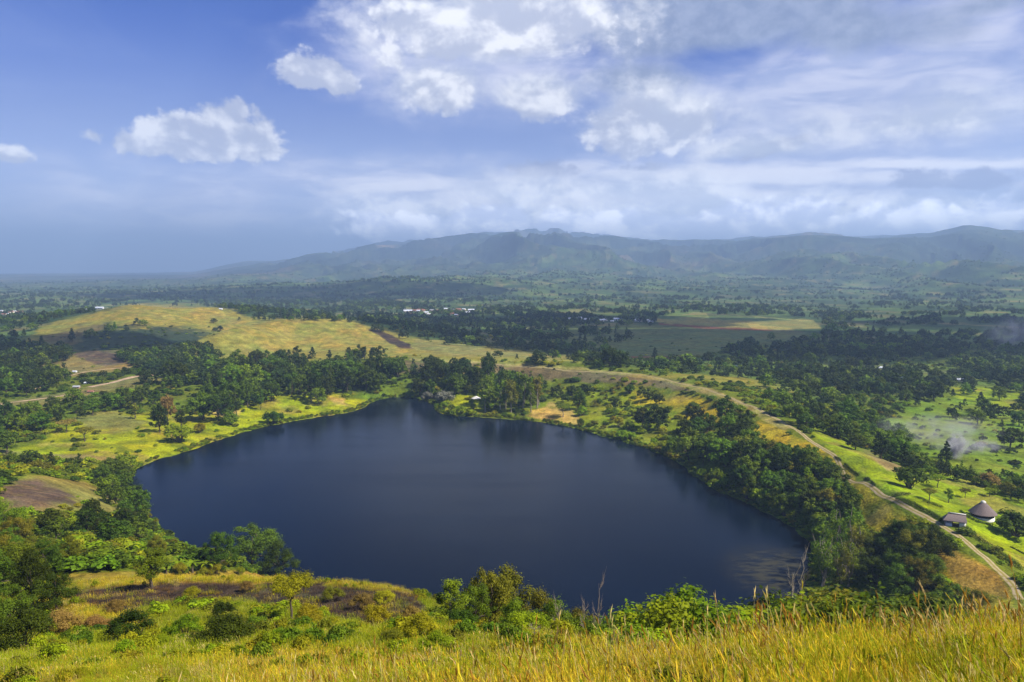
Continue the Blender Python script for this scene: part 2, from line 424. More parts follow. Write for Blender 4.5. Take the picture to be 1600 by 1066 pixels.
def h_at(x, y):
    x = np.asarray(x, float); y = np.asarray(y, float)
    r = np.clip(np.hypot(x, y), RR[0], RR[-1] * .999); a = np.clip(np.arctan2(x, y), AA[0], AA[-1] - 1e-6)
    fi = np.interp(np.log(r), LR, np.arange(NR)); fj = np.interp(a, AA, np.arange(NA))
    i = np.minimum(fi.astype(int), NR - 2); j = np.minimum(fj.astype(int), NA - 2)
    u = fi - i; v = fj - j
    return (GH[i, j] * (1 - u) * (1 - v) + GH[i + 1, j] * u * (1 - v) + GH[i, j + 1] * (1 - u) * v + GH[i + 1, j + 1] * u * v)

_RS = np.exp(np.linspace(math.log(4), math.log(15000), 1500))
def hit(px, py):
    """where the line of sight through a pixel meets the ground"""
    u, a, b = ray(px, py)
    hl = math.hypot(u, a)
    xs = _RS * u / hl; ys = _RS * a / hl; zs = CAMH + _RS * b / hl
    d = zs - h_at(xs, ys)
    k = np.nonzero(d < 0)[0]
    if len(k) == 0: return None
    k = max(k[0], 1)
    t = d[k - 1] / (d[k - 1] - d[k])
    x = xs[k - 1] * (1 - t) + xs[k] * t; y = ys[k - 1] * (1 - t) + ys[k] * t
    return float(x), float(y), float(h_at(x, y))

# ------------------------------------------------------------------ ground cover (colours of grass, burnt ground, crops; cloud shade painted on the mountains)
GOLD = (0.36, 0.27, 0.020); OLIVE = (0.19, 0.175, 0.022); GREEN = (0.105, 0.135, 0.008); BRIGHT = (0.27, 0.285, 0.004)
DARKG = (0.030, 0.055, 0.016); BURNT = (0.045, 0.028, 0.020); TAN = (0.30, 0.19, 0.09); WALL = (0.135, 0.110, 0.045); STRAW = (0.42, 0.30, 0.07)
RUST = (0.17, 0.065, 0.03); SHORT = (0.215, 0.265, 0.003)
# (colour, soft edge px, ragged px, planting density of scrub 0..1, polygon of the photograph)
ZONES = [
 (GREEN, 8, 14, 0.58, [(-300, 545), (1900, 545), (1900, 1000), (-300, 1000)]),
 # right plain
 ((0.100, 0.140, 0.020), 5, 6, 0.42, [(900, 545), (1130, 552), (1700, 560), (1700, 600), (1240, 640), (1180, 600), (900, 566)]),
 ((0.105, 0.130, 0.038), 2, 3, 0.03, [(880, 512), (1000, 506), (1280, 522), (1250, 535), (1140, 545), (1080, 560), (960, 556), (890, 540)]),
 ((0.26, 0.23, 0.06), 1.5, 2, 0.03, [(1020, 500), (1110, 494), (1270, 500), (1285, 514), (1200, 515), (1100, 511), (1030, 505)]),
 ((0.12, 0.17, 0.05), 1.5, 2, 0.05, [(1060, 497), (1130, 493), (1260, 499), (1200, 503)]),
 (RUST, 1, 1.2, 0.0, [(1030, 505), (1110, 510), (1210, 515), (1205, 517.5), (1100, 514), (1030, 508)]),
 (RUST, 1, 1, 0.0, [(920, 554), (1000, 557), (1088, 556), (1088, 560), (1000, 561.5), (920, 558)]),
 (OLIVE, 3, 4, 0.03, [(1010, 587), (1090, 584), (1180, 592), (1260, 612), (1255, 622), (1180, 606), (1140, 600), (1060, 592)]),
 ((0.11, 0.13, 0.035), 3, 4, 0.1, [(1290, 566), (1420, 572), (1560, 588), (1600, 592), (1600, 598), (1420, 584), (1280, 572)]),
 ((0.13, 0.19, 0.012), 8, 10, 0.12, [(1395, 650), (1480, 610), (1620, 640), (1620, 770), (1500, 740), (1410, 700), (1370, 670)]),
 (SHORT, 5, 5, 0.0, [(1480, 600), (1600, 610), (1600, 640), (1500, 628)]),
 (SHORT, 4, 5, 0.0, [(1255, 668), (1330, 690), (1380, 722), (1480, 742), (1620, 785), (1640, 930), (1560, 860), (1480, 812), (1400, 774), (1330, 735)]),
 ((0.22, 0.17, 0.06), 3, 5, 0.0, [(1345, 702), (1400, 722), (1420, 738), (1380, 735)]),
 # golden hills
 ((0.225, 0.20, 0.03), 5, 4, 0.02, [(30, 540), (60, 512), (100, 498), (150, 488), (210, 474), (330, 478), (390, 494), (540, 496), (620, 520), (700, 538), (820, 546), (905, 556), (905, 568), (700, 564), (640, 560), (560, 562), (300, 566), (150, 566), (40, 560)]),
 ((0.27, 0.215, 0.035), 7, 5, 0.0, [(120, 505), (210, 476), (330, 480), (400, 500), (540, 499), (615, 522), (640, 555), (520, 545), (380, 552), (330, 500), (200, 500)]),
 ((0.21, 0.19, 0.05), 5, 6, 0.0, [(650, 530), (780, 545), (900, 556), (880, 562), (700, 556), (640, 548)]),
 ((0.035, 0.050, 0.022), 7, 8, 0.5, [(0, 540), (110, 528), (165, 505), (300, 512), (335, 522), (285, 550), (200, 552), (110, 552), (0, 590)]),
 ((0.12, 0.10, 0.035), 5, 6, 0.2, [(60, 530), (130, 508), (170, 508), (120, 540), (80, 550)]),
 (BURNT, 1.5, 2, 0.0, [(572, 513), (594, 515), (640, 538), (648, 547), (622, 544)]),
 ((0.19, 0.15, 0.04), 4, 5, 0.05, [(25, 582), (100, 553), (150, 546), (200, 550), (222, 575), (130, 588)]),
 ((0.085, 0.055, 0.035), 3, 4, 0.0, [(108, 553), (150, 546), (195, 551), (202, 566), (160, 573), (130, 560)]),
 # left shore
 ((0.17, 0.15, 0.04), 4, 5, 0.05, [(0, 628), (90, 615), (210, 588), (300, 590), (215, 606), (90, 630), (0, 642)]),
 (BRIGHT, 6, 9, 0.10, [(10, 712), (60, 690), (110, 660), (190, 645), (300, 645), (420, 612), (570, 622), (580, 640), (480, 658), (380, 680), (300, 708), (200, 735), (140, 725)]),
 (STRAW, 4, 6, 0.0, [(330, 640), (380, 640), (370, 652), (335, 652)]),
 (STRAW, 4, 6, 0.0, [(515, 622), (545, 620), (545, 635), (520, 634)]),
 ((0.21, 0.17, 0.05), 4, 7, 0.0, [(0, 705), (120, 712), (200, 712), (200, 722), (100, 722), (0, 718)]),
 ((0.17, 0.17, 0.035), 5, 8, 0.0, [(110, 650), (180, 642), (240, 660), (200, 676), (120, 668)]),
 ((0.20, 0.17, 0.035), 5, 9, 0.05, [(0, 755), (60, 742), (130, 750), (190, 790), (170, 812), (90, 800), (0, 800)]),
 ((0.11, 0.07, 0.045), 6, 10, 0.0, [(0, 760), (60, 748), (105, 765), (125, 795), (90, 797), (40, 790), (0, 785)]),
 (GREEN, 6, 10, 0.9, [(0, 800), (170, 812), (240, 830), (340, 870), (520, 905), (420, 905), (240, 900), (90, 900), (0, 900)]),
 # rim
 (WALL, 3, 6, 0.16, [(600, 563), (760, 568), (900, 577), (1050, 594), (1130, 618), (1175, 640), (1090, 614), (1010, 604), (900, 595), (760, 586), (620, 588)]),
 ((0.17, 0.20, 0.006), 10, 12, 0.30, [(850, 612), (1000, 612), (1120, 640), (1160, 668), (1090, 720), (1000, 700), (880, 660), (830, 640)]),
 ((0.36, 0.27, 0.012), 7, 10, 0.04, [(990, 615), (1060, 612), (1150, 645), (1160, 662), (1090, 680), (1050, 640), (1000, 632)]),
 (BRIGHT, 4, 6, 0.15, [(680, 640), (730, 610), (750, 622), (760, 650), (690, 650)]),
 (STRAW, 3, 5, 0.0, [(825, 650), (860, 630), (900, 640), (905, 668), (870, 662)]),
 ((0.36, 0.27, 0.015), 6, 8, 0.0, [(1190, 655), (1230, 665), (1290, 705), (1360, 770), (1430, 815), (1520, 870), (1600, 960), (1490, 930), (1450, 870), (1420, 830), (1350, 835), (1330, 800), (1320, 750), (1240, 700), (1180, 690)]),
 ((0.26, 0.23, 0.06), 2, 2, 0.0, [(640, 559), (760, 564), (900, 573), (1040, 589), (1120, 610), (1180, 636), (1240, 668), (1225, 672), (1170, 645), (1110, 620), (1040, 597), (900, 578), (760, 569), (640, 563)]),
 ((0.25, 0.17, 0.03), 5, 8, 0.0, [(1460, 870), (1500, 860), (1560, 900), (1590, 945), (1500, 920)]),
 # the slope below the camera
 ((0.20, 0.21, 0.006), 8, 12, 0.15, [(-100, 890), (660, 910), (700, 960), (900, 985), (1500, 950), (1700, 950), (1700, 1100), (-100, 1100)]),
 ((0.40, 0.31, 0.015), 6, 10, 0.0, [(-100, 1030), (200, 1020), (420, 1025), (700, 1022), (900, 1000), (1200, 990), (1500, 945), (1750, 930), (1750, 1100), (-100, 1100)]),
 ((0.30, 0.20, 0.025), 4, 7, 0.0, [(80, 895), (240, 893), (430, 893), (650, 915), (668, 935), (420, 922), (240, 925), (80, 930)]),
 ((0.25, 0.15, 0.04), 6, 9, 0.0, [(60, 930), (200, 930), (230, 980), (90, 1000)]),
 (BURNT, 4, 9, 0.0, [(105, 925), (240, 914), (400, 909), (500, 908), (660, 930), (668, 950), (600, 990), (530, 978), (440, 955), (380, 938), (240, 945), (180, 960), (120, 950)]),
]
ZONES = [(np.array(c), s, w, v, np.array(p, float)) for c, s, w, v, p in ZONES]

def cover(x, y, z):
    """colour and scrub density of the ground at world points"""
    px, py = project(x, y, z)
    r = np.hypot(x, y)
    n1 = fbm(x / 14, y / 14, 4, 101) - 0.5; n2 = fbm(x / 14, y / 14, 4, 202) - 0.5
    f1 = fbm(x / 55, y / 75, 3, 303)
    g1 = fbm(x / 120, y / 160, 4, 404)
    base = np.array([0.042, 0.072, 0.022])[None] * np.ones((len(x), 1))
    t = sstep(g1, 0.42, 0.62)[:, None]
    base = base * (1 - t) + np.array([0.090, 0.140, 0.032]) * t
    t = sstep(f1, 0.60, 0.70)[:, None] * 0.8
    base = base * (1 - t) + np.array([0.17, 0.16, 0.060]) * t
    far = sstep(r, 4500, 7000)[:, None]
    base = base * (1 - far * .6) + np.array([0.050, 0.065, 0.040]) * far * .6
    dens = np.where(r < 5000, 0.55 * sstep(f1, 0.62, 0.48) + 0.25, 0.2)
    t1 = sstep(fbm(x / 420 + 8, y / 900, 5, 61), 0.55, 0.72) * sstep(r, 5500, 7500)
    base = base * (1 - t1[:, None] * .7) + np.array([0.25, 0.18, 0.10]) * t1[:, None] * .7
    for c, s, w, v, P in ZONES:
        lo = P.min(0) - s - w; hi = P.max(0) + s + w
        m = (px > lo[0]) & (px < hi[0]) & (py > lo[1]) & (py < hi[1]) & (y > 0)
        m &= r < 2600
        if not m.any(): continue
        sd = poly_sdf(px[m] + n1[m] * w * 4, py[m] + n2[m] * w * 2.5, P)
        k = (1 - sstep(sd, -s, s * 0.6))
        base[m] = base[m] * (1 - k[:, None]) + c * k[:, None]
        dens[m] = dens[m] * (1 - k) + v * k
    # streaks of ash, stubble and bare soil on the burnt and tilled ground
    brown = sstep(base[:, 0] - base[:, 1] * 1.25, 0.0, 0.02) * sstep(base.sum(1), 0.42, 0.25) * (r < 1400)
    st = sstep(fbm((x + 2 * n1 * 14) / 6 + y / 26, y / 2.6 - x / 15, 4, 707), .50, .63)[:, None] * brown[:, None]
    base = base * (1 - st * .45) + np.array([0.22, 0.14, 0.06]) * st * .45
    st = sstep(fbm(x / 4, y / 5, 3, 717), .55, .68)[:, None] * brown[:, None]
    base = base * (1 - st * .3) + np.array([0.12, 0.11, 0.02]) * st * .3
    # worn and rank patches in the grazing
    gr = sstep(base[:, 1], .17, .24) * (r < 1400)
    wn = (sstep(fbm(x / 16, y / 16, 4, 727), .54, .68) * gr)[:, None]
    base = base * (1 - wn * .55) + np.array([0.24, 0.17, 0.045]) * wn * .55
    rk = (sstep(fbm(x / 10 + 5, y / 10, 4, 737), .52, .66) * gr)[:, None]
    base = base * (1 - rk * .6) + np.array([0.085, 0.125, 0.01]) * rk * .6
    cloud_shade = (sstep(fbm(x / 1100, y / 1500, 4, 747), .5, .58) * sstep(r, 4500, 6500))[:, None]  # drifting cloud shadows on the mountains, put into the ground colour
    base = base * (1 - cloud_shade * .8) + np.array([0.022, 0.036, 0.018]) * cloud_shade * .8
    # patchy variety inside every kind of cover
    var = 0.74 + 0.52 * fbm(x / 5.5, y / 5.5, 4, 505)
    hue = (fbm(x / 23, y / 23, 3, 606) - 0.5)
    base = base * var[:, None]
    base[:, 0] *= 1 + 0.55 * hue; base[:, 2] *= 1 - 0.3 * hue
    return np.clip(base, 0.004, 0.7), dens

def grid_mesh(name, X_, Y_, Z_):
    nr, na = X_.shape
    me = bpy.data.meshes.new(name)
    me.vertices.add(nr * na)
    co = np.stack([X_, Y_, Z_], -1).reshape(-1).astype(np.float32)
    me.vertices.foreach_set('co', co)
    i = np.arange(nr - 1)[:, None]; j = np.arange(na - 1)[None]
    a = i * na + j
    q = np.stack([a, a + 1, a + na + 1, a + na], -1).reshape(-1, 4)[:, ::-1]
    me.loops.add(q.size); me.loops.foreach_set('vertex_index', q.reshape(-1).astype(np.int32))
    me.polygons.add(len(q)); me.polygons.foreach_set('loop_start', np.arange(0, q.size, 4, dtype=np.int32))
    me.polygons.foreach_set('use_smooth', np.ones(len(q), bool))
    me.update(calc_edges=True)
    return me

def col_attr(me, name, rgb, domain='POINT'):
    at = me.color_attributes.new(name, 'FLOAT_COLOR', domain)
    c = np.ones((len(rgb), 4), np.float32); c[:, :3] = rgb
    at.data.foreach_set('color', c.reshape(-1))

def f_attr(me, name, v, domain='POINT', typ='FLOAT'):
    at = me.attributes.new(name, typ, domain)
    if typ == 'FLOAT_VECTOR': at.data.foreach_set('vector', np.asarray(v, np.float32).reshape(-1))
    elif typ == 'INT': at.data.foreach_set('value', np.asarray(v, np.int32))
    else: at.data.foreach_set('value', np.asarray(v, np.float32))

def new_mat(name):
    m = bpy.data.materials.new(name); m.use_nodes = True
    nt = m.node_tree; nt.nodes.clear()
    return m, nt, N(nt, 'ShaderNodeOutputMaterial')

def noise(nt, scale, detail=4.0, rough=0.55, coord='Object', dist=0.0, scl=None):
    t = N(nt, 'ShaderNodeTexCoord')
    v = t.outputs[coord]
    if scl:
        mp = N(nt, 'ShaderNodeMapping'); L(nt, v, mp.inputs[0]); mp.inputs['Scale'].default_value = scl; v = mp.outputs[0]
    n = N(nt, 'ShaderNodeTexNoise'); L(nt, v, n.inputs['Vector'])
    n.inputs['Scale'].default_value = scale; n.inputs['Detail'].default_value = detail
    n.inputs['Roughness'].default_value = rough; n.inputs['Distortion'].default_value = dist
    return n

def simple_mat(name, rgb, var=0.25, scale=3.0, rough=0.85, bump=0.0, spec=0.2, rgb2=None, scl=None):
    m, nt, out = new_mat(name)
    p = N(nt, 'ShaderNodeBsdfPrincipled')
    n = noise(nt, scale, 5, 0.6, scl=scl)
    b = rgb2 if rgb2 else tuple(c * (1 - var) for c in rgb)
    L(nt, MIX(nt, SS(nt, n.outputs['Fac'], 0.35, 0.65), b, tuple(min(1, c * (1 + (var if not rgb2 else 0))) for c in rgb)), p.inputs['Base Color'])
    p.inputs['Roughness'].default_value = rough
    p.inputs['Specular IOR Level'].default_value = spec
    if bump:
        bp = N(nt, 'ShaderNodeBump'); bp.inputs['Strength'].default_value = bump; bp.inputs['Distance'].default_value = 0.1
        L(nt, n.outputs['Fac'], bp.inputs['Height']); L(nt, bp.outputs[0], p.inputs['Normal'])
    L(nt, p.outputs[0], out.inputs[0])
    return m

# ground material
def ground_material():
    m, nt, out = new_mat('ground_cover')
    p = N(nt, 'ShaderNodeBsdfPrincipled')
    at = N(nt, 'ShaderNodeAttribute', attribute_name='cover')
    n1 = noise(nt, 0.9, 5, 0.65); n2 = noise(nt, 0.11, 6, 0.65, scl=(1, 1, 1)); n3 = noise(nt, 6.0, 3, 0.6)
    # field patchwork and tree speckle of the far country
    r_at = N(nt, 'ShaderNodeAttribute', attribute_name='far')
    f = M(nt, 'MULTIPLY', SS(nt, n1.outputs['Fac'], 0.30, 0.72, 0.62, 1.32), SS(nt, n2.outputs['Fac'], 0.32, 0.68, 0.70, 1.30))
    f = M(nt, 'MULTIPLY', f, SS(nt, n3.outputs['Fac'], 0.3, 0.7, 0.8, 1.2))
    mul = N(nt, 'ShaderNodeVectorMath', operation='SCALE'); L(nt, at.outputs['Color'], mul.inputs[0]); L(nt, f, mul.inputs['Scale'])
    tcn = N(nt, 'ShaderNodeTexCoord')
    mp = N(nt, 'ShaderNodeMapping'); L(nt, tcn.outputs['Object'], mp.inputs[0]); mp.inputs['Scale'].default_value = (1, 0.55, 0.0); mp.inputs['Rotation'].default_value = (0, 0, 0.35)
    vo = N(nt, 'ShaderNodeTexVoronoi'); vo.inputs['Scale'].default_value = 0.011; vo.inputs['Randomness'].default_value = 0.9
    L(nt, mp.outputs[0], vo.inputs['Vector'])
    sp = N(nt, 'ShaderNodeSeparateColor'); L(nt, vo.outputs['Color'], sp.inputs[0])
    fc = MIX(nt, SS(nt, sp.outputs[0], 0.25, 0.9), (0.55, 0.62, 0.6), (1.7, 1.45, 1.3))
    fm = MIX(nt, M(nt, 'MULTIPLY', r_at.outputs['Fac'], 0.5), (1, 1, 1), fc)
    m2 = MIX(nt, 1.0, mul.outputs[0], fm, 'MULTIPLY')
    nt.nodes[-1].clamp_factor = False
    L(nt, m2, p.inputs['Base Color'])
    p.inputs['Roughness'].default_value = 0.95
    p.inputs['Specular IOR Level'].default_value = 0.05
    b = N(nt, 'ShaderNodeBump'); b.inputs['Strength'].default_value = 0.7; b.inputs['Distance'].default_value = 0.5
    L(nt, n1.outputs['Fac'], b.inputs['Height'])
    b2 = N(nt, 'ShaderNodeBump'); b2.inputs['Strength'].default_value = 0.6; b2.inputs['Distance'].default_value = 6.0
    nb = noise(nt, 0.035, 6, 0.65)
    L(nt, nb.outputs['Fac'], b2.inputs['Height']); L(nt, b.outputs[0], b2.inputs['Normal'])
    L(nt, b2.outputs[0], p.inputs['Normal'])
    L(nt, p.outputs[0], out.inputs[0])
    return m

gme = grid_mesh('ground', GX, GY, GH)
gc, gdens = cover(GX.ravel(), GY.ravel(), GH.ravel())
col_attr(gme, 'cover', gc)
_r = np.hypot(GX.ravel(), GY.ravel())
f_attr(gme, 'far', sstep(_r, 900, 1600))
GDENS = gdens.reshape(NR, NA); GCOL = gc.reshape(NR, NA, 3)
gme.materials.append(ground_material())
ground = bpy.data.objects.new('ground', gme)
COL.objects.link(ground); ground['kind'] = 'structure'

# ------------------------------------------------------------------ the lake
def water_material():
    m, nt, out = new_mat('lake_water')
    p = N(nt, 'ShaderNodeBsdfPrincipled')
    n0 = noise(nt, 0.012, 3, 0.5)
    deep = MIX(nt, SS(nt, n0.outputs['Fac'], 0.35, 0.7), (0.0022, 0.0055, 0.0130), (0.0032, 0.0078, 0.0175))
    tcw = N(nt, 'ShaderNodeTexCoord'); mpw = N(nt, 'ShaderNodeMapping', vector_type='TEXTURE'); L(nt, tcw.outputs['Object'], mpw.inputs[0])
    sx_, sy_, _ = px_h(1235, 898, 0); mpw.inputs['Location'].default_value = (sx_, sy_, 0); mpw.inputs['Scale'].default_value = (26, 34, 1)
    lnw = N(nt, 'ShaderNodeVectorMath', operation='LENGTH'); L(nt, mpw.outputs[0], lnw.inputs[0])
    nw = noise(nt, 0.25, 5, 0.6, scl=(.6, 1.6, 1)); mud = M(nt, 'MULTIPLY', SS(nt, lnw.outputs['Value'], 1.0, 0.2), SS(nt, nw.outputs['Fac'], 0.30, 0.65))
    L(nt, MIX(nt, mud, deep, (0.045, 0.040, 0.018)), p.inputs['Base Color'])
    rn = noise(nt, 0.03, 5, 0.65, scl=(0.22, 1.9, 1), dist=0.4)
    rr = SS(nt, rn.outputs['Fac'], 0.40, 0.70, 0.07, 0.19)
    L(nt, rr, p.inputs['Roughness'])
    p.inputs['IOR'].default_value = 1.24; p.inputs['Specular IOR Level'].default_value = 0.14
    n1 = noise(nt, 0.55, 4, 0.6, scl=(1, 1.5, 1)); n2 = noise(nt, 2.6, 3, 0.6)
    b = N(nt, 'ShaderNodeBump'); b.inputs['Strength'].default_value = 0.5; b.inputs['Distance'].default_value = 0.12
    hgt = M(nt, 'MULTIPLY_ADD', n2.outputs['Fac'], 0.3, n1.outputs['Fac'])
    L(nt, hgt, b.inputs['Height']); L(nt, b.outputs[0], p.inputs['Normal'])
    L(nt, p.outputs[0], out.inputs[0])
    return m
WATER_M = water_material()
_c = SHORE_S.mean(0)
_P = _c + (SHORE_S - _c) * (1 + 7.0 / np.linalg.norm(SHORE_S - _c, axis=1, keepdims=True))
lme = bpy.data.meshes.new('lake')
lme.from_pydata([(float(a), float(b), 0.0) for a, b in _P], [], [tuple(range(len(_P)))])
lme.materials.append(WATER_M)
if lme.polygons[0].normal.z < 0: lme.flip_normals()
lake = bpy.data.objects.new('lake', lme); COL.objects.link(lake); lake['kind'] = 'structure'

# ------------------------------------------------------------------ tracks lie on the ground as ribbons
def ribbon(name, pts, width, mat, lift=0.05, ripple=0.5):
    P = np.array(pts, float)
    seg = np.hypot(*np.diff(P, axis=0).T); s = np.concatenate([[0], np.cumsum(seg)])
    n = max(8, int(s[-1] / 1.5)); t = np.linspace(0, s[-1], n)
    cx = np.interp(t, s, P[:, 0]); cy = np.interp(t, s, P[:, 1])
    k = np.ones(9) / 9
    if n > 12:
        cx[4:-4] = np.convolve(cx, k, 'valid'); cy[4:-4] = np.convolve(cy, k, 'valid')
    cx += (fbm(t / 9, t * 0 + 3.3, 3, 9) - 0.5) * ripple * 2
    tx = np.gradient(cx); ty = np.gradient(cy); ln = np.hypot(tx, ty); nx, ny = ty / ln, -tx / ln
    m = 7
    off = np.linspace(-1, 1, m)
    w = width * (0.8 + 0.4 * fbm(t / 5, t * 0 + 1.1, 3, 19))
    X_ = cx[:, None] + nx[:, None] * off[None] * w[:, None] / 2; Y_ = cy[:, None] + ny[:, None] * off[None] * w[:, None] / 2
    Z_ = h_at(X_.ravel(), Y_.ravel()).reshape(X_.shape) + lift
    Z_[:, 0] -= lift * 1.5; Z_[:, -1] -= lift * 1.5
    me = grid_mesh(name, X_, Y_, Z_)
    f_attr(me, 'across', np.abs(np.broadcast_to(off[None], X_.shape)).ravel())
    me.materials.append(mat)
    o = bpy.data.objects.new(name, me); COL.objects.link(o); o['kind'] = 'structure'
    if me.polygons[0].normal.z < 0: me.flip_normals()
    return o, cx, cy

def track_material():
    m, nt, out = new_mat('pale_track')
    p = N(nt, 'ShaderNodeBsdfPrincipled')
    n = noise(nt, 0.8, 5, 0.65); n2 = noise(nt, 0.15, 4, 0.6)
    a = N(nt, 'ShaderNodeAttribute', attribute_name='across')
    rut = SS(nt, M(nt, 'ABSOLUTE', M(nt, 'SUBTRACT', a.outputs['Fac'], 0.52)), 0.42, 0.10)
    k = M(nt, 'MULTIPLY', rut, SS(nt, n.outputs['Fac'], 0.25, 0.6))
    grass = MIX(nt, n2.outputs['Fac'], (0.20, 0.18, 0.04), (0.27, 0.20, 0.05))
    L(nt, MIX(nt, k, grass, (0.40, 0.31, 0.19)), p.inputs['Base Color'])
    p.inputs['Roughness'].default_value = 0.95; p.inputs['Specular IOR Level'].default_value = 0.05
    L(nt, p.outputs[0], out.inputs[0]); return m
TRACK_M = track_material()
crest_xy = [px_h(*c)[:2] for c in CREST]
rim_track, trx, try_ = ribbon('rim_track', crest_xy[0:12], 2.4, TRACK_M)
ribbon('crest_path', crest_xy[11:], 1.7, TRACK_M, ripple=0.3)
dirt = simple_mat('bare_earth_road', (0.42, 0.29, 0.17), 0.25, 0.3)
def hitl(pts):
    out = []
    for p in pts:
        q = hit(*p)
        if q: out.append(q[:2])
    return out
ribbon('earth_road', hitl([(140, 605), (165, 600), (195, 592), (222, 587), (240, 586)]), 7, dirt)
ribbon('earth_road', hitl([(40, 612), (90, 592), (120, 584), (160, 577), (212, 574)]), 3.2, dirt)
ribbon('earth_road', hitl([(0, 632), (40, 626), (90, 620), (110, 616)]), 4, dirt)

# ------------------------------------------------------------------ leaves, wood and the plants made of them
def leaf_material(name, dark, light, trans=0.25, gloss=0.08):
    m, nt, out = new_mat(name)
    p = N(nt, 'ShaderNodeBsdfPrincipled'); tr = N(nt, 'ShaderNodeBsdfTranslucent'); mx = N(nt, 'ShaderNodeMixShader')
    a = N(nt, 'ShaderNodeAttribute', attribute_name='tone')
    oi = N(nt, 'ShaderNodeObjectInfo')
    c = MIX(nt, a.outputs['Fac'], dark, light)
    hs = N(nt, 'ShaderNodeHueSaturation')
    L(nt, M(nt, 'MULTIPLY_ADD', oi.outputs['Random'], 0.045, 0.4775), hs.inputs['Hue'])
    L(nt, M(nt, 'MULTIPLY_ADD', M(nt, 'FRACT', M(nt, 'MULTIPLY', oi.outputs['Random'], 7.31)), 0.5, 0.75), hs.inputs['Value'])
    L(nt, c, hs.inputs['Color'])
    L(nt, hs.outputs[0], p.inputs['Base Color']); L(nt, hs.outputs[0], tr.inputs['Color'])
    p.inputs['Roughness'].default_value = 0.55; p.inputs['Specular IOR Level'].default_value = gloss
    mx.inputs[0].default_value = trans
    L(nt, p.outputs[0], mx.inputs[1]); L(nt, tr.outputs[0], mx.inputs[2]); L(nt, mx.outputs[0], out.inputs[0])
    return m
LEAF = {
 'dark': leaf_material('dark_foliage', (0.010, 0.018, 0.001), (0.072, 0.100, 0.005)),
 'deep': leaf_material('deep_green_foliage', (0.020, 0.036, 0.002), (0.125, 0.195, 0.010)),
 'green': leaf_material('green_foliage', (0.040, 0.070, 0.003), (0.190, 0.275, 0.010)),
 'olive': leaf_material('olive_foliage', (0.060, 0.064, 0.003), (0.260, 0.250, 0.014)),
 'bright': leaf_material('bright_foliage', (0.095, 0.140, 0.003), (0.360, 0.450, 0.008), 0.35),
 'yellow': leaf_material('yellow_green_foliage', (0.17, 0.17, 0.004), (0.48, 0.44, 0.012), 0.35),
 'rusty': leaf_material('rusty_foliage', (0.14, 0.085, 0.015), (0.34, 0.23, 0.05)),
 'grey': leaf_material('grey_twigs', (0.10, 0.10, 0.065), (0.30, 0.29, 0.20)),
 'far': leaf_material('far_foliage', (0.014, 0.028, 0.006), (0.075, 0.115, 0.018)),
}
BARK = simple_mat('brown_bark', (0.10, 0.075, 0.05), 0.35, 4.0, scl=(4, 4, 1))
PALE = simple_mat('pale_bark', (0.25, 0.21, 0.15), 0.3, 4.0, scl=(4, 4, 1))
DEADW = simple_mat('bleached_dead_wood', (0.27, 0.21, 0.16), 0.3, 6.0, scl=(4, 4, 1))

class MB:
    def __init__(s): s.v = []; s.f = []; s.t = []; s.n = 0
    def add(s, V, F, tone=None):
        V = np.asarray(V, float); F = np.asarray(F, int)
        s.v.append(V); s.f.append(F + s.n); s.n += len(V)
        s.t.append(np.full(len(V), 0.5) if tone is None else np.asarray(tone, float))
    def mesh(s, name, mat=None, smooth=False):
        me = bpy.data.meshes.new(name)
        V = np.concatenate(s.v); T = np.concatenate(s.t)
        me.vertices.add(len(V)); me.vertices.foreach_set('co', V.astype(np.float32).ravel())
        sizes = np.concatenate([np.full(len(f), f.shape[1]) for f in s.f]); loops = np.concatenate([f.ravel() for f in s.f])
        me.loops.add(len(loops)); me.loops.foreach_set('vertex_index', loops.astype(np.int32))
        me.polygons.add(len(sizes)); me.polygons.foreach_set('loop_start', np.concatenate([[0], np.cumsum(sizes)[:-1]]).astype(np.int32))
        if smooth: me.polygons.foreach_set('use_smooth', np.ones(len(sizes), bool))
        f_attr(me, 'tone', T)
        me.update(calc_edges=True)
        if mat: me.materials.append(mat)
        return me

def tube(mb, pts, rad, n=6, tone=0.5):
    P = np.array(pts, float); rad = np.array(rad, float)
    T = np.gradient(P, axis=0); T /= np.linalg.norm(T, axis=1, keepdims=True) + 1e-9
    up = np.array([0.3, 0.9, 0.1])
    A = np.cross(T, up); A /= np.linalg.norm(A, axis=1, keepdims=True) + 1e-9
    B = np.cross(T, A)
    th = np.arange(n) * 2 * np.pi / n
    V = P[:, None] + rad[:, None, None] * (np.cos(th)[None, :, None] * A[:, None] + np.sin(th)[None, :, None] * B[:, None])
    V = V.reshape(-1, 3)
    k = len(P)
    i = np.arange(k - 1)[:, None] * n; j = np.arange(n)[None]; j2 = (j + 1) % n
    F = np.stack([i + j, i + j2, i + n + j2, i + n + j], -1).reshape(-1, 4)
    mb.add(V, F, np.full(len(V), tone))

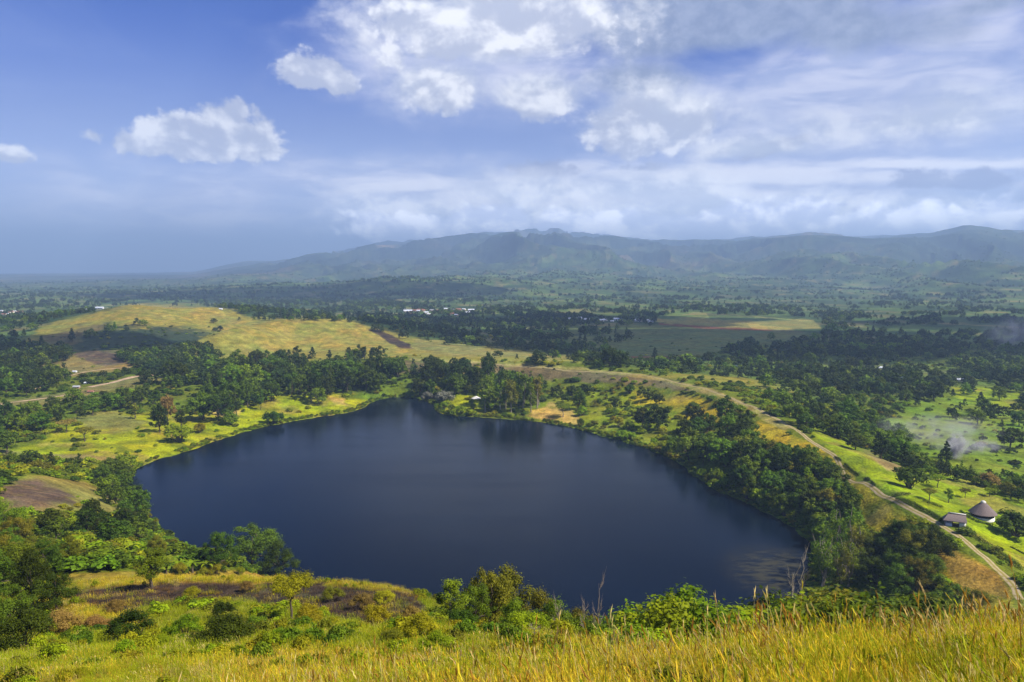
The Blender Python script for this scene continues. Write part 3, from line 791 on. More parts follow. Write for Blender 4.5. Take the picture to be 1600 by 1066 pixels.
def leaves(mb, rng, c, r, n, size, out=0.62, squash=(1, 1, 1), tone=0.5, tvar=0.25, shell=0.55, aspect=0.55, droop=0.0):
    """n leaf-shaped faces through an uneven puff of foliage"""
    d = rng.normal(size=(n, 3)); d /= np.linalg.norm(d, axis=1, keepdims=True)
    rr = (shell + (1 - shell) * rng.random(n) ** 0.5) * (0.62 + 0.66 * rng.random(n) ** 1.3)
    bump = np.sin(d[:, 0] * 5.1 + c[0] * 40) * np.sin(d[:, 1] * 4.7 + c[1] * 50) * np.sin(d[:, 2] * 5.3 + c[2] * 60); rr = rr * (1 + .42 * bump)
    P = c + d * rr[:, None] * r * np.array(squash)
    nrm = d * out + rng.normal(size=(n, 3)) * (1 - out) * 0.8 + np.array([0, 0, 0.5 * out])
    nrm /= np.linalg.norm(nrm, axis=1, keepdims=True)
    ax = rng.normal(size=(n, 3)); ax[:, 2] -= droop
    ax -= nrm * (ax * nrm).sum(1, keepdims=True); ax /= np.linalg.norm(ax, axis=1, keepdims=True) + 1e-9
    bx = np.cross(nrm, ax)
    s = size * (0.6 + 0.8 * rng.random(n))[:, None]
    V = np.stack([P - ax * s, P + bx * s * aspect + nrm * s * 0.12, P + ax * s, P - bx * s * aspect + nrm * s * 0.12], 1).reshape(-1, 3)
    F = np.arange(n * 4).reshape(-1, 4)
    t = np.clip(tone + (rng.random(n) - 0.5) * 2 * tvar, 0, 1)
    mb.add(V, F, np.repeat(t, 4))

def limb(rng, a, b, wob=0.06, n=5):
    a = np.array(a, float); b = np.array(b, float)
    t = np.linspace(0, 1, n)[:, None]
    P = a * (1 - t) + b * t
    P[1:-1] += rng.normal(size=(n - 2, 3)) * wob * np.linalg.norm(b - a)
    return P

# every kind is built one metre tall and scaled when planted; k = leaf count factor, ls = leaf size
def k_broad(seed, k=1.0, ls=0.035, spread=0.5, base=0.18, nc=34):
    rng = np.random.default_rng(seed); w = MB(); c = MB()
    tube(w, limb(rng, (0, 0, -0.08), (rng.normal() * .02, rng.normal() * .02, 0.5), 0.03), [0.035, .03, .026, .022, .016])
    for i in range(nc):
        th = i * 2.399 + rng.random() * 1.4; q = (i + .5) / nc
        z = base + (0.88 - base) * (1 - q * 0.85) + rng.normal() * .06
        rad = spread * math.sqrt(max(0.0, 1 - ((z - 0.42) / 0.52) ** 2)) * (0.45 + .5 * rng.random()) if z > .42 else spread * (0.55 + .35 * rng.random())
        if i == 0: rad = .05; z = .84
        p = np.array([math.cos(th) * rad, math.sin(th) * rad, z]); r = (0.055 + .10 * rng.random() ** 1.5) * spread / .5
        leaves(c, rng, p, r, int(4300 * r * r * k), ls, tone=0.35 + .4 * rng.random(), squash=(1.1, 1.1, .8))
        if i % 3 == 0: tube(w, limb(rng, (0, 0, .2 + .2 * rng.random()), p * .92, .06), [.018, .014, .011, .008, .004], 5)
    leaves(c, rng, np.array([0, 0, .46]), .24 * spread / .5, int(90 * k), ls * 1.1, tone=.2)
    return w, c

def k_euc(seed, k=1.0, ls=0.028, width=0.16, base=0.30, nc=15):
    rng = np.random.default_rng(seed); w = MB(); c = MB()
    top = np.array([rng.normal() * .03, rng.normal() * .03, .95])
    T = limb(rng, (0, 0, -0.06), top, .012, 7)
    tube(w, T, [.020, .018, .015, .013, .010, .007, .003])
    for i in range(nc):
        q = (i + rng.random()) / nc; z = base + (0.93 - base) * q
        th = rng.random() * 6.28; rad = width * (1.15 - abs(q - .42) * 1.25) * (0.35 + .7 * rng.random())
        p = np.array([math.cos(th) * rad, math.sin(th) * rad, z]); r = .05 + .05 * rng.random() * (1.1 - q * .5)
        leaves(c, rng, p, r, int(42 * k), ls, tone=.3 + .45 * rng.random(), squash=(1, 1, 1.25), droop=.6)
        if i % 2: 
            b = np.array([0, 0, z - .09 - .05 * rng.random()]); tube(w, limb(rng, b, p, .05), [.008, .006, .005, .004, .002], 4)
    return w, c

def k_conifer(seed, k=1.0, ls=.03):
    rng = np.random.default_rng(seed); w = MB(); c = MB()
    tube(w, limb(rng, (0, 0, -.06), (0, 0, .9), .006, 6), [.028, .024, .02, .014, .009, .003])
    for i in range(18):
        q = i / 18; z = .2 + .74 * q; rad = .23 * (1 - q) ** .7 * (0.4 + .6 * rng.random()); th = i * 2.4
        leaves(c, rng, np.array([math.cos(th) * rad, math.sin(th) * rad, z]), .10 * (1.15 - q), int(55 * k), ls, tone=.3 + .3 * rng.random(), squash=(1, 1, .85))
    return w, c

def k_shrub(seed, k=1.0, ls=.05, spread=.55, nc=22):
    rng = np.random.default_rng(seed); w = MB(); c = MB()
    for i in range(nc):
        th = i * 2.4 + rng.random(); rad = spread * (i / nc) ** .6 * .85; z = .62 - .45 * (rad / spread) ** 2 + rng.normal() * .06
        p = np.array([math.cos(th) * rad, math.sin(th) * rad, max(.15, z)]); p[2] += .14 * rng.random(); r = .09 + .13 * rng.random() ** 1.5
        leaves(c, rng, p, r, int(1900 * r * r * k), ls, tone=.3 + .45 * rng.random(), squash=(1, 1, .95))
        tube(w, limb(rng, (rng.normal() * .03, rng.normal() * .03, -.06), p, .05), [.016, .013, .01, .008, .004], 5)
    return w, c

def k_umbrella(seed, k=1.0, ls=.035):
    rng = np.random.default_rng(seed); w = MB(); c = MB()
    tube(w, limb(rng, (0, 0, -.06), (.02, 0, .5), .02), [.035, .03, .026, .022, .018])
    for i in range(11):
        th = i * 2.4; rad = .42 * math.sqrt(i / 11.); z = .74 - .25 * rad ** 2 + rng.normal() * .03
        p = np.array([math.cos(th) * rad, math.sin(th) * rad, z])
        leaves(c, rng, p, .15, int(65 * k), ls, tone=.35 + .35 * rng.random(), squash=(1.1, 1.1, .7))
        tube(w, limb(rng, (.02, 0, .42), p, .05), [.016, .012, .01, .007, .004], 5)
    return w, c

def k_stilt(seed, k=1.0, ls=.03):
    """thin tree of several pale leaning stems with only light foliage"""
    rng = np.random.default_rng(seed); w = MB(); c = MB()
    for s in range(3):
        b = np.array([rng.normal() * .03, rng.normal() * .03, -.06]); t = np.array([rng.normal() * .14, rng.normal() * .14, .85 + .1 * rng.random()])
        tube(w, limb(rng, b, t, .03, 6), [.014, .013, .011, .009, .006, .003])
        for i in range(7):
            q = .35 + .6 * rng.random(); p = b * (1 - q) + t * q + rng.normal(size=3) * .07
            leaves(c, rng, p, .07, int(22 * k), ls, tone=.4 + .4 * rng.random(), out=.3)
            tube(w, limb(rng, b * (1 - q + .08) + t * (q - .08), p, .05, 4), [.006, .005, .004, .002], 4)
    return w, c

def k_banana(seed, k=1.0, ls=None):
    rng = np.random.default_rng(seed); w = MB(); c = MB()
    tube(w, limb(rng, (0, 0, -.05), (.01, 0, .5), .01), [.07, .06, .05, .045, .03], 7)
    for i in range(9):
        th = i * 2.4 + rng.random() * .4; Ln = .55 + .25 * rng.random(); el0 = R(62 + 18 * rng.random()) if i > 2 else R(82); n = 7
        P = []; p = np.array([0, 0, .42]); e = el0
        for j in range(n + 1):
            P.append(p.copy()); p = p + Ln / n * np.array([math.cos(th) * math.cos(e), math.sin(th) * math.cos(e), math.sin(e)]); e -= R(15 + 8 * rng.random())
        P = np.array(P); side = np.array([-math.sin(th), math.cos(th), 0])
        wd = .085 * np.sin(np.linspace(.25, 1, n + 1) ** .8 * np.pi * .97)[:, None] + .012
        V = np.concatenate([P - side * wd + [0, 0, .0], P - np.array([0, 0, .02]), P + side * wd])
        F = []
        for j in range(n):
            m = n + 1; F += [[j, j + 1, m + j + 1, m + j], [m + j, m + j + 1, 2 * m + j + 1, 2 * m + j]]
        c.add(V, F, np.full(len(V), .3 + .6 * rng.random()))
    return w, c

def k_dead(seed, k=1.0, ls=None, lean=.1):
    rng = np.random.default_rng(seed); w = MB()
    T = limb(rng, (0, 0, -.06), (lean, rng.normal() * .05, .97), .02, 7)
    tube(w, T, [.022, .02, .017, .014, .011, .007, .003])
    for i in range(11):
        j = 2 + int(rng.random() * 4); a = T[j] * .5 + T[min(j + 1, 6)] * .5; th = rng.random() * 6.28
        b = a + np.array([math.cos(th) * .16, math.sin(th) * .16, .10 + .16 * rng.random()]) * (0.6 + .7 * rng.random())
        tube(w, limb(rng, a, b, .06), [.009, .007, .005, .004, .002], 4)
        for s in range(3):
            e = b + rng.normal(size=3) * .05 + [0, 0, .05]; tube(w, limb(rng, a * .4 + b * .6, e, .05, 4), [.004, .003, .002, .001], 3)
    return w, None

KINDS = {'broad': k_broad, 'euc': k_euc, 'conifer': k_conifer, 'shrub': k_shrub, 'umbrella': k_umbrella, 'stilt': k_stilt, 'banana': k_banana, 'dead': k_dead}
LOD = {'mid': dict(broad=(1.9, .034), euc=(1.9, .025), conifer=(1.8, .03), shrub=(2.0, .050), umbrella=(1.8, .033), stilt=(1.4, .028), banana=(1., None), dead=(1., None)),
       'near': dict(broad=(9.0, .0135), euc=(10.0, .011), conifer=(9., .014), shrub=(11, .019), umbrella=(10., .016), stilt=(6., .014), banana=(1., None), dead=(1., None)),
       'far': dict(broad=(.28, .07), euc=(.3, .05), conifer=(.3, .06), shrub=(.25, .12), umbrella=(.3, .07), stilt=(.5, .05), banana=(1., None), dead=(1., None))}
_cache = {}
def plant_meshes(kind, lod, var):
    key = (kind, lod, var)
    if key not in _cache:
        k, ls = LOD[lod][kind]
        w, c = KINDS[kind](100 * var + 7, k=k, ls=ls)
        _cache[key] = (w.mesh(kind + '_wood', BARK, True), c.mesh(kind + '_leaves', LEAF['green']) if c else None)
    return _cache[key]

def set_mat(o, mat):
    s = o.material_slots[0]; s.link = 'OBJECT'; s.material = mat

PLANTS = []    # every individually planted tree, labelled once all stand
def plant(kind, name, x, y, hgt, wid=1.0, tone='green', lod='mid', bark=None, place='', desc='', cat=None, group=None, label=None, rot=None, var=None, crown='crown', wood='trunk', sink=0.0):
    rnd = random.Random(int(x * 131 + y * 17))
    z = float(h_at(x, y)) - sink
    e = bpy.data.objects.new(name, None); COL.objects.link(e)
    e.empty_display_size = 0.2
    e.location = (x, y, z); e.rotation_euler = (0, 0, rnd.random() * 6.28 if rot is None else rot)
    e.scale = (hgt * wid, hgt * wid, hgt)
    mw, mc = plant_meshes(kind, lod, (rnd.randrange(4) if lod != 'near' else rnd.randrange(3)) if var is None else var)
    o = bpy.data.objects.new(wood, mw); COL.objects.link(o); o.parent = e
    set_mat(o, bark or BARK)
    if mc:
        o = bpy.data.objects.new(crown, mc); COL.objects.link(o); o.parent = e
        set_mat(o, LEAF[tone])
    e['category'] = cat or ('shrub' if kind == 'shrub' else 'tree')
    if group: e['group'] = group
    if label: e['label'] = label
    PLANTS.append(dict(o=e, x=x, y=y, z=z, desc=desc, place=place, fixed=bool(label), px=float(project(x, y, z)[0]), r=math.hypot(x, y)))
    return e

def pxsize(x, y, z, n):
    """metres covered by n pixels of the photograph at that point"""
    return n * (y * CP_ - (z - CAMH) * SP_) / FPX

LATER = []; SURPLUS = []
ADJ = {'dark': 'dark green', 'deep': 'deep green', 'green': 'mid-green', 'olive': 'olive green', 'bright': 'bright green', 'yellow': 'yellow-green', 'rusty': 'rust-brown', 'grey': 'grey'}
NOUN = {'broad': 'bushy tree', 'euc': 'slender tree', 'conifer': 'conical tree', 'shrub': 'shrub', 'umbrella': 'spreading tree', 'stilt': 'thin many-stemmed tree', 'banana': 'banana plant', 'dead': 'bare dead tree'}
NAME = {'broad': 'broadleaf_tree', 'euc': 'eucalyptus_tree', 'conifer': 'conifer_tree', 'shrub': 'shrub', 'umbrella': 'spreading_tree', 'stilt': 'thin_tree', 'banana': 'banana_plant', 'dead': 'dead_tree'}
CAT = {'shrub': 'shrub', 'banana': 'banana plant'}

def in_poly(x, y, P):
    return bool(poly_sdf(np.array([float(x)]), np.array([float(y)]), np.array(P, float))[0] < 0)

def grove(poly, n, kinds, hpx, place, group, seed, lod='mid', wid=(0.85, 1.2), bark=None, gap=0.5, near_first=False):
    """n individual trees on the ground seen inside a polygon of the photograph"""
    rnd = random.Random(seed); P = np.array(poly, float); lo = P.min(0); hi = P.max(0); got = []; tries = 0
    while len(got) < n and tries < n * 60:
        tries += 1
        px = rnd.uniform(lo[0], hi[0]); py = rnd.uniform(lo[1], hi[1])
        if not in_poly(px, py, poly): continue
        hp = rnd.uniform(*hpx)
        if any(abs(px - a) < hp * gap and abs(py - b) < hp * gap * .45 for a, b in got): continue
        q = hit(px, py)
        if not q: continue
        if poly_sdf(np.array([q[0]]), np.array([q[1]]), SHORE_S)[0] < 1.0: continue
        got.append((px, py))
        kd, tn, wt_ = rnd.choices(kinds, weights=[k[2] for k in kinds])[0]
        x, y, z = q
        hm = pxsize(x, y, z, hp)
        if kd == 'shrub': hm *= .75
        if kd == 'banana': hm *= .8
        LATER.append((hp, kd, x, y, hm, rnd.uniform(*wid), tn, lod, bark, place, group))

def single(px, py, hp, kind, tone, label, wid=1.0, lod='mid', bark=None, name=None, var=None, cat=None, rot=None, d=None, group=None):
    q = hit(px, py) if d is None else None
    if d is not None:
        x = (px - 800) / FPX * d; y = d; z = float(h_at(x, y))
    else: x, y, z = q
    hg = pxsize(x, y, z, hp)
    if d is not None: hg = max(1.0, px_d(px, py - hp, d)[2] - z)
    return plant(kind, name or NAME[kind], x, y, hg, wid, tone, lod, bark=bark, label=label, var=var, cat=cat or CAT.get(kind, 'tree'), rot=rot, group=group)

# ------------------------------------------------------------------ individually planted trees, shrubs
B, E_, S_, C_F = 'broad', 'euc', 'shrub', 'conifer'
# --- right side of the lake
grove([(1115, 745), (1150, 695), (1200, 705), (1290, 735), (1335, 800), (1330, 822), (1260, 822), (1180, 785)], 46, [(B, 'deep', 3), (B, 'green', 4), (B, 'dark', 1), (B, 'olive', 1), (S_, 'bright', 1)], (30, 48), 'in the jungle above the east shore', 'jungle trees above the east shore', 1, gap=.42)
grove([(1085, 742), (1110, 758), (1200, 798), (1262, 838), (1275, 830), (1200, 785), (1120, 742)], 17, [(S_, 'bright', 2), (S_, 'green', 3), (S_, 'olive', 1)], (20, 32), 'leaning over the east waterline', 'shrubs along the east waterline', 2)
grove([(1045, 715), (1060, 672), (1110, 655), (1180, 668), (1175, 700), (1130, 745), (1090, 738)], 20, [(B, 'dark', 3), (B, 'deep', 3), (B, 'green', 2), (E_, 'dark', 2)], (30, 46), 'in the dark wood below the rim bend', 'dark wood below the rim bend', 3, gap=.42)
grove([(870, 662), (900, 630), (1000, 640), (1060, 680), (1060, 715), (980, 690)], 24, [(S_, 'bright', 5), (S_, 'green', 1), (S_, 'yellow', 2)], (15, 25), 'on the sunny northeast bank', 'shrubs on the sunny northeast bank', 4)
single(1028, 672, 42, B, 'dark', 'large dark round tree standing alone among bright shrubs on the northeast bank', .95)
single(1003, 668, 34, B, 'dark', 'smaller dark tree beside the large round one on the northeast bank', .8)
single(1030, 632, 18, B, 'dark', 'small dark round tree on the yellow slope under the crater rim', 1.1)
single(1083, 642, 16, S_, 'deep', 'low dark bush on the yellow slope just under the rim bend', 1.3)
single(905, 640, 34, B, 'deep', 'upright deep green tree on the bank behind the straw-coloured shore clearing', .7)
single(880, 652, 24, 'umbrella', 'green', 'pale-stemmed small tree at the edge of the straw-coloured shore clearing', 1.2, bark=PALE)
grove([(860, 615), (1000, 612), (1020, 628), (960, 640), (870, 630)], 12, [(B, 'dark', 3), (S_, 'deep', 2)], (14, 24), 'in the shaded scrub under the stony rim wall', 'scrub under the rim wall', 5)
# far shore grove and peninsula
grove([(758, 646), (765, 628), (840, 628), (848, 640), (820, 648)], 15, [(E_, 'green', 3), (E_, 'olive', 2), (E_, 'deep', 2)], (44, 56), 'in the tall grove beside the straw-coloured clearing', 'tall grove on the north shore', 6, wid=(.9, 1.3), bark=PALE, gap=.16)
grove([(686, 648), (690, 638), (750, 632), (765, 650)], 8, [(S_, 'bright', 3), (S_, 'green', 2)], (11, 20), 'on the small grassy peninsula', 'shrubs on the small peninsula', 7)
single(762, 598, 46, B, 'dark', 'tall dark tree rising above the far rim behind the tall grove', .62)
single(694, 630, 24, S_, 'grey', 'bare grey bush hanging over the water at the small peninsula', 1.25)
single(668, 626, 16, S_, 'grey', 'smaller grey bush at the mouth of the narrow north inlet', 1.2)
grove([(650, 620), (670, 582), (745, 584), (750, 612), (700, 618)], 13, [(B, 'dark', 3), (E_, 'dark', 1), (B, 'deep', 2)], (24, 36), 'on the bank behind the small peninsula', 'wood behind the small peninsula', 8)
grove([(543, 612), (548, 590), (625, 588), (632, 610), (590, 614)], 12, [(B, 'dark', 2), (B, 'deep', 2), (E_, 'dark', 1)], (30, 44), 'in the dark wood at the north inlet', 'dark wood at the north inlet', 9, gap=.3)
for px, h, w_ in ((516, 16, .5), (545, 20, .45), (562, 24, .5), (570, 22, .45), (582, 20, .5)):
    single(px, 562, h, E_, 'dark', {516: 'lone slim tree on the skyline before the tawny hill', 545: 'small slim tree just west of the skyline trio', 562: 'first and tallest of the skyline trio below the hill', 570: 'middle tree of the skyline trio below the hill', 582: 'last tree of the skyline trio, nearest the burnt streak'}[px], w_ * 2.6)
# left far shore
grove([(312, 660), (312, 620), (350, 600), (420, 600), (428, 640), (380, 662)], 22, [(B, 'dark', 2), (E_, 'dark', 1), (E_, 'deep', 3), (B, 'deep', 2), (B, 'green', 2)], (30, 46), 'in the big wood behind the northwest shore', 'big wood behind the northwest shore', 10, gap=.3)
grove([(450, 622), (455, 596), (535, 590), (545, 615), (500, 628)], 13, [(B, 'dark', 2), (E_, 'deep', 2), (B, 'deep', 2), (B, 'green', 1)], (30, 44), 'in the wood beside the north meadow', 'wood beside the north meadow', 11, gap=.3)
grove([(330, 600), (345, 575), (440, 570), (445, 598)], 14, [(B, 'dark', 3), (B, 'green', 2), (B, 'deep', 2)], (22, 34), 'on the rise below the tawny hill', 'trees on the rise below the tawny hill', 12)
grove([(395, 568), (480, 562), (482, 568), (395, 573)], 8, [(E_, 'dark', 2), (E_, 'deep', 1)], (18, 27), 'in the thin skyline row below the hill', 'thin skyline row below the tawny hill', 13, wid=(1, 1.5), gap=.3)
single(497, 632, 28, B, 'green', 'rounded bright tree in front of the wood beside the north meadow', 1.1)
single(428, 662, 24, S_, 'deep', 'dark bush group by the waterline under the northwest wood', 1.3)
single(360, 664, 22, S_, 'green', 'round bush at the lower edge of the northwest wood', 1.2)
single(268, 602, 42, B, 'dark', 'big dark tree at the end of the pale earth road', .75)
single(283, 600, 34, B, 'dark', 'second dark tree beside the big one at the road end', .8)
single(227, 600, 24, B, 'dark', 'dark round tree standing over the pale earth road', 1.0)
single(262, 658, 44, B, 'rusty', 'rust-brown flowering tree among the green trees of the west shore', .62)
single(250, 676, 44, B, 'dark', 'dark tree just in front of the rust-brown tree', .7)
single(284, 672, 34, E_, 'dark', 'dark slender tree behind the bright round shore bush', 1.5)
single(280, 690, 34, S_, 'bright', 'large bright green round bush on the west shore meadow', 1.15)
single(312, 676, 18, S_, 'yellow', 'small yellow-green bush beside the bright round one', 1.1)
single(132, 690, 26, 'umbrella', 'olive', 'small spreading tree on the west meadow', 1.1)
single(104, 676, 24, 'umbrella', 'rusty', 'brownish spreading tree on the west meadow', 1.25)
single(210, 655, 30, 'stilt', 'olive', 'thin bare-looking tree on the olive field west of the lake', 1.2)
single(240, 650, 28, 'stilt', 'green', 'thin leafy tree next to the rust-brown tree', 1.2)
grove([(160, 645), (170, 628), (245, 625), (250, 640)], 9, [(B, 'green', 2), (B, 'deep', 2)], (20, 30), 'in the green belt above the west meadow', 'green belt above the west meadow', 14)
grove([(0, 672), (0, 640), (90, 632), (160, 640), (150, 652), (60, 680)], 16, [(B, 'green', 2), (B, 'deep', 2), (S_, 'green', 1)], (20, 32), 'in the thicket west of the meadow', 'thicket west of the meadow', 15)
grove([(0, 626), (0, 600), (50, 596), (88, 604), (80, 620)], 12, [(B, 'dark', 3), (B, 'deep', 1)], (20, 30), 'in the dark wood below the brown-topped mound', 'dark wood below the mound', 16)
grove([(0, 712), (0, 690), (20, 690), (20, 712)], 2, [(B, 'deep', 1)], (24, 34), 'at the west end of the shore meadow', 'trees at the end of the shore meadow', 17)
single(113, 534, 23, C_F, 'dark', 'single dark tree on the shaded flank of the tawny hill', 1.1)
single(336, 518, 8, S_, 'dark', 'first of two small bushes in the saddle of the tawny hill', 1.0)
single(344, 517, 9, S_, 'dark', 'second of two small bushes in the saddle of the tawny hill', 1.0)
grove([(110, 600), (130, 590), (215, 580), (215, 584), (150, 600)], 8, [(B, 'deep', 1), (S_, 'green', 1)], (9, 15), 'between the two earth roads', 'bushes between the two earth roads', 18)
# --- left bank near side
grove([(150, 748), (200, 738), (212, 775), (228, 812), (190, 812), (160, 775)], 13, [(B, 'deep', 3), (B, 'green', 2), (S_, 'bright', 1)], (28, 42), 'crowding the southwest waterline', 'trees crowding the southwest waterline', 19, gap=.35)
grove([(0, 735), (10, 722), (150, 728), (180, 742), (100, 748)], 14, [(B, 'dark', 2), (B, 'green', 2), (S_, 'olive', 1)], (16, 26), 'in the hedge above the bare brown bank', 'hedge above the bare brown bank', 20)
single(62, 806, 9, S_, 'dark', 'small dark bush alone on the bare brown bank', 1.1)
grove([(60, 838), (100, 818), (200, 826), (230, 842), (225, 858), (90, 858)], 12, [(B, 'dark', 2), (B, 'deep', 3)], (30, 44), 'below the bare brown bank', 'trees below the bare brown bank', 21, gap=.4)
grove([(-20, 850), (0, 835), (60, 845), (70, 900), (-20, 900)], 7, [(B, 'green', 2), (B, 'olive', 1)], (46, 66), 'in the tall wood at the west edge', 'tall wood at the west edge', 22, gap=.4, lod='near')
single(-10, 948, 95, B, 'deep', 'tall deep green tree cut by the picture edge, above the rounded glossy bush', .9, 'near')
single(52, 952, 92, B, 'dark', 'tall dark broad tree west of the burnt strip', .85, 'near')
single(18, 985, 74, B, 'deep', 'deep green tree low beside the large glossy bush', 1.0, 'near')
single(88, 956, 66, B, 'dark', 'dark tree leaning over the west end of the burnt strip', 1.05, 'near')
single(70, 905, 62, B, 'deep', 'deep green round tree just above the dark broad tree', 1.1, 'near')
single(28, 925, 84, B, 'green', 'mid-green crown between the dark broad tree and the picture edge', 1.0, 'near')
single(10, 905, 70, B, 'olive', 'olive broad tree rising behind the tall dark tree at the west edge', .9, 'near')
single(238, 918, 66, E_, 'green', 'upright leafy tree at the upper edge of the burnt strip', 1.9, 'near')
single(246, 872, 36, B, 'olive', 'olive tree against the lake behind the upright leafy tree', .9, 'near')
single(110, 885, 48, B, 'olive', 'olive round tree between the banana plants and the west wood', .9, 'near')
single(395, 893, 78, B, 'deep', 'broad flat-topped green tree against the lake, largest of the shore group', 1.15, 'near')
single(345, 893, 68, B, 'deep', 'deep green tree leaning west of the broad flat-topped tree', .8, 'near')
single(436, 904, 60, B, 'dark', 'rounded tree east of the broad flat-topped tree', 1.0, 'near')
grove([(130, 898), (140, 868), (230, 866), (340, 878), (340, 898)], 13, [('banana', 'bright', 3), ('banana', 'green', 2)], (24, 36), 'in the garden above the dry grass band', 'banana plants above the dry grass band', 23, gap=.45)
grove([(270, 900), (280, 885), (340, 884), (420, 896), (420, 902)], 6, [(S_, 'yellow', 2), (S_, 'bright', 2)], (20, 32), 'above the dry grass band', 'bushes above the dry grass band', 24, lod='near')
grove([(430, 915), (470, 906), (600, 916), (650, 926), (640, 930), (500, 914)], 7, [(S_, 'yellow', 1), (S_, 'bright', 1)], (9, 14), 'along the top of the burnt slope by the water', 'low bushes along the top of the burnt slope', 25, lod='near')
# --- foreground slope
single(205, 1003, 56, S_, 'dark', 'solid round dark bush alone on the grass below the burnt strip', 1.25, 'near', var=0)
single(35, 1018, 76, S_, 'dark', 'large round glossy dark bush at the west edge of the slope', 1.15, 'near', var=1)
single(352, 1012, 54, S_, 'dark', 'lower and wider of the two dark bushes standing together', 1.6, 'near', var=2)
single(350, 972, 38, S_, 'dark', 'upper smaller bush of the two dark bushes standing together', .95, 'near', var=1)
single(290, 995, 38, S_, 'bright', 'light green leafy bush between the round dark bushes', 1.2, 'near')
single(456, 972, 86, 'umbrella', 'yellow', 'yellow-green open-crowned tree at the east part of the burnt strip', .85, 'near')
single(482, 985, 46, S_, 'yellow', 'small yellow-green bush beside the open-crowned tree', 1.0, 'near')
for px_, py_, hp_, tn_, lb_ in ((300, 935, 20, 'yellow', 'small yellow-green bush growing out of the west half of the burnt strip'), (385, 925, 18, 'rusty', 'dry brown bush in the middle of the burnt strip'),
        (520, 940, 26, 'olive', 'olive bush on the burnt strip east of the open-crowned tree'), (565, 955, 30, 'rusty', 'dry rusty bush on the lower burnt slope'), (600, 945, 26, 'yellow', 'pale yellow bush high on the burnt slope near the water'),
        (180, 958, 24, 'rusty', 'low rusty bush under the upright leafy tree side of the burnt strip'), (400, 985, 26, 'green', 'small leafy bush between the open-crowned tree and the standing pair'), (255, 1015, 26, 'bright', 'bright weedy bush at the foot of the solid round dark bush')):
    single(px_, py_, hp_, S_, tn_, lb_, 1.3, 'near')
single(98, 992, 44, S_, 'rusty', 'dry rust-brown bush beside the large glossy bush', 1.2, 'near')
single(150, 988, 28, S_, 'rusty', 'low dry brown bush at the burnt strip end', 1.5, 'near')
single(440, 1005, 26, S_, 'bright', 'low green bush below the open-crowned tree', 1.3, 'near')
single(590, 985, 48, S_, 'yellow', 'pale flowering bush at the east end of the burnt slope', .9, 'near')
single(640, 985, 44, S_, 'rusty', 'orange-brown dry bush beside the pale flowering one', .9, 'near')
single(655, 1005, 52, S_, 'yellow', 'feathery yellow-green bush below the dry orange bush', 1.1, 'near')
single(612, 1010, 30, S_, 'olive', 'olive bush at the foot of the burnt slope', 1.3, 'near')
single(680, 1025, 40, S_, 'bright', 'leafy green bush before the slender pale-stemmed tree', 1.4, 'near')
single(545, 1005, 26, S_, 'green', 'small green bush on the grass under the burnt slope', 1.5, 'near')
single(700, 1000, 98, E_, 'green', 'slender pale-stemmed tree standing free against the lake', 1.5, 'near', bark=PALE, d=62)
single(762, 1000, 118, B, 'olive', 'tallest olive tree of the clump against the lake', .62, 'near', d=72)
single(795, 1000, 116, E_, 'olive', 'second crown beside the tallest olive tree against the lake', 1.5, 'near', d=76)
single(740, 1000, 92, B, 'green', 'round green tree at the foot of the tallest olive tree', .8, 'near', d=66)
single(845, 1000, 74, B, 'olive', 'round olive tree just east of the lakeside clump', .8, 'near', d=66)
single(805, 1010, 72, B, 'green', 'low green tree filling the lakeside clump', .95, 'near', d=58)
single(830, 1015, 62, S_, 'bright', 'large bright leafy bush in front of the lakeside clump', 1.4, 'near', d=50)
single(895, 1010, 56, S_, 'green', 'green bush east of the lakeside clump, under the dead boughs', 1.3, 'near', d=52)
single(765, 1020, 44, S_, 'bright', 'bright bush at the foot of the slender pale tree', 1.5, 'near', d=46)
single(930, 1005, 40, S_, 'green', 'low green bush under the dead branches', 1.3, 'near', d=55)
single(985, 1000, 32, S_, 'bright', 'low bright bush in the dip of the grassy brow', 1.5, 'near', d=52)
single(1040, 992, 62, S_, 'bright', 'rounded bright bush east of the dead branches', 1.1, 'near', d=56)
single(1085, 990, 66, S_, 'bright', 'largest leafy bush on the brow before the lake', 1.25, 'near', d=58)
single(1130, 985, 42, S_, 'bright', 'pale green bush east of the largest brow bush', 1.4, 'near', d=60)
single(1190, 985, 42, S_, 'green', 'green bush on the brow below the muddy shallows', 1.6, 'near', d=62)
single(1245, 975, 46, S_, 'dark', 'dark bush on the brow under the bare grey trees', 1.1, 'near', d=70)
single(1290, 975, 42, S_, 'bright', 'vivid green bush beside the dark brow bush', 1.3, 'near', d=66)
single(1340, 975, 44, S_, 'olive', 'olive bush on the brow below the dark wood', 1.4, 'near', d=66)
single(1410, 968, 44, S_, 'green', 'shaded green bush on the brow below the dark wood', 1.5, 'near', d=66)
single(1010, 985, 34, S_, 'green', 'dull green bush west of the rounded bright brow bush', 1.3, 'near', d=60)
single(1158, 978, 36, B, 'green', 'small leafy tree showing above the brow before the shallows', .9, 'near', d=72)
single(1215, 985, 52, S_, 'bright', 'wide pale green bush spilling over the brow under the shallows', 1.5, 'near', d=58)
single(1325, 985, 62, S_, 'green', 'tall weedy bush on the brow under the pale shore wood', 1.2, 'near', d=56)
single(1375, 978, 52, S_, 'olive', 'dry-topped bush on the brow below the dark wood', 1.3, 'near', d=58)
single(870, 1000, 60, B, 'green', 'bushy tree between the lakeside clump and dead boughs', .9, 'near', d=62)
single(905, 990, 40, B, 'olive', 'olive bush-like tree behind the dead boughs', 1.0, 'near', d=70)
single(720, 1010, 62, S_, 'deep', 'dark bush under the slender pale-stemmed tree', 1.1, 'near', d=58)
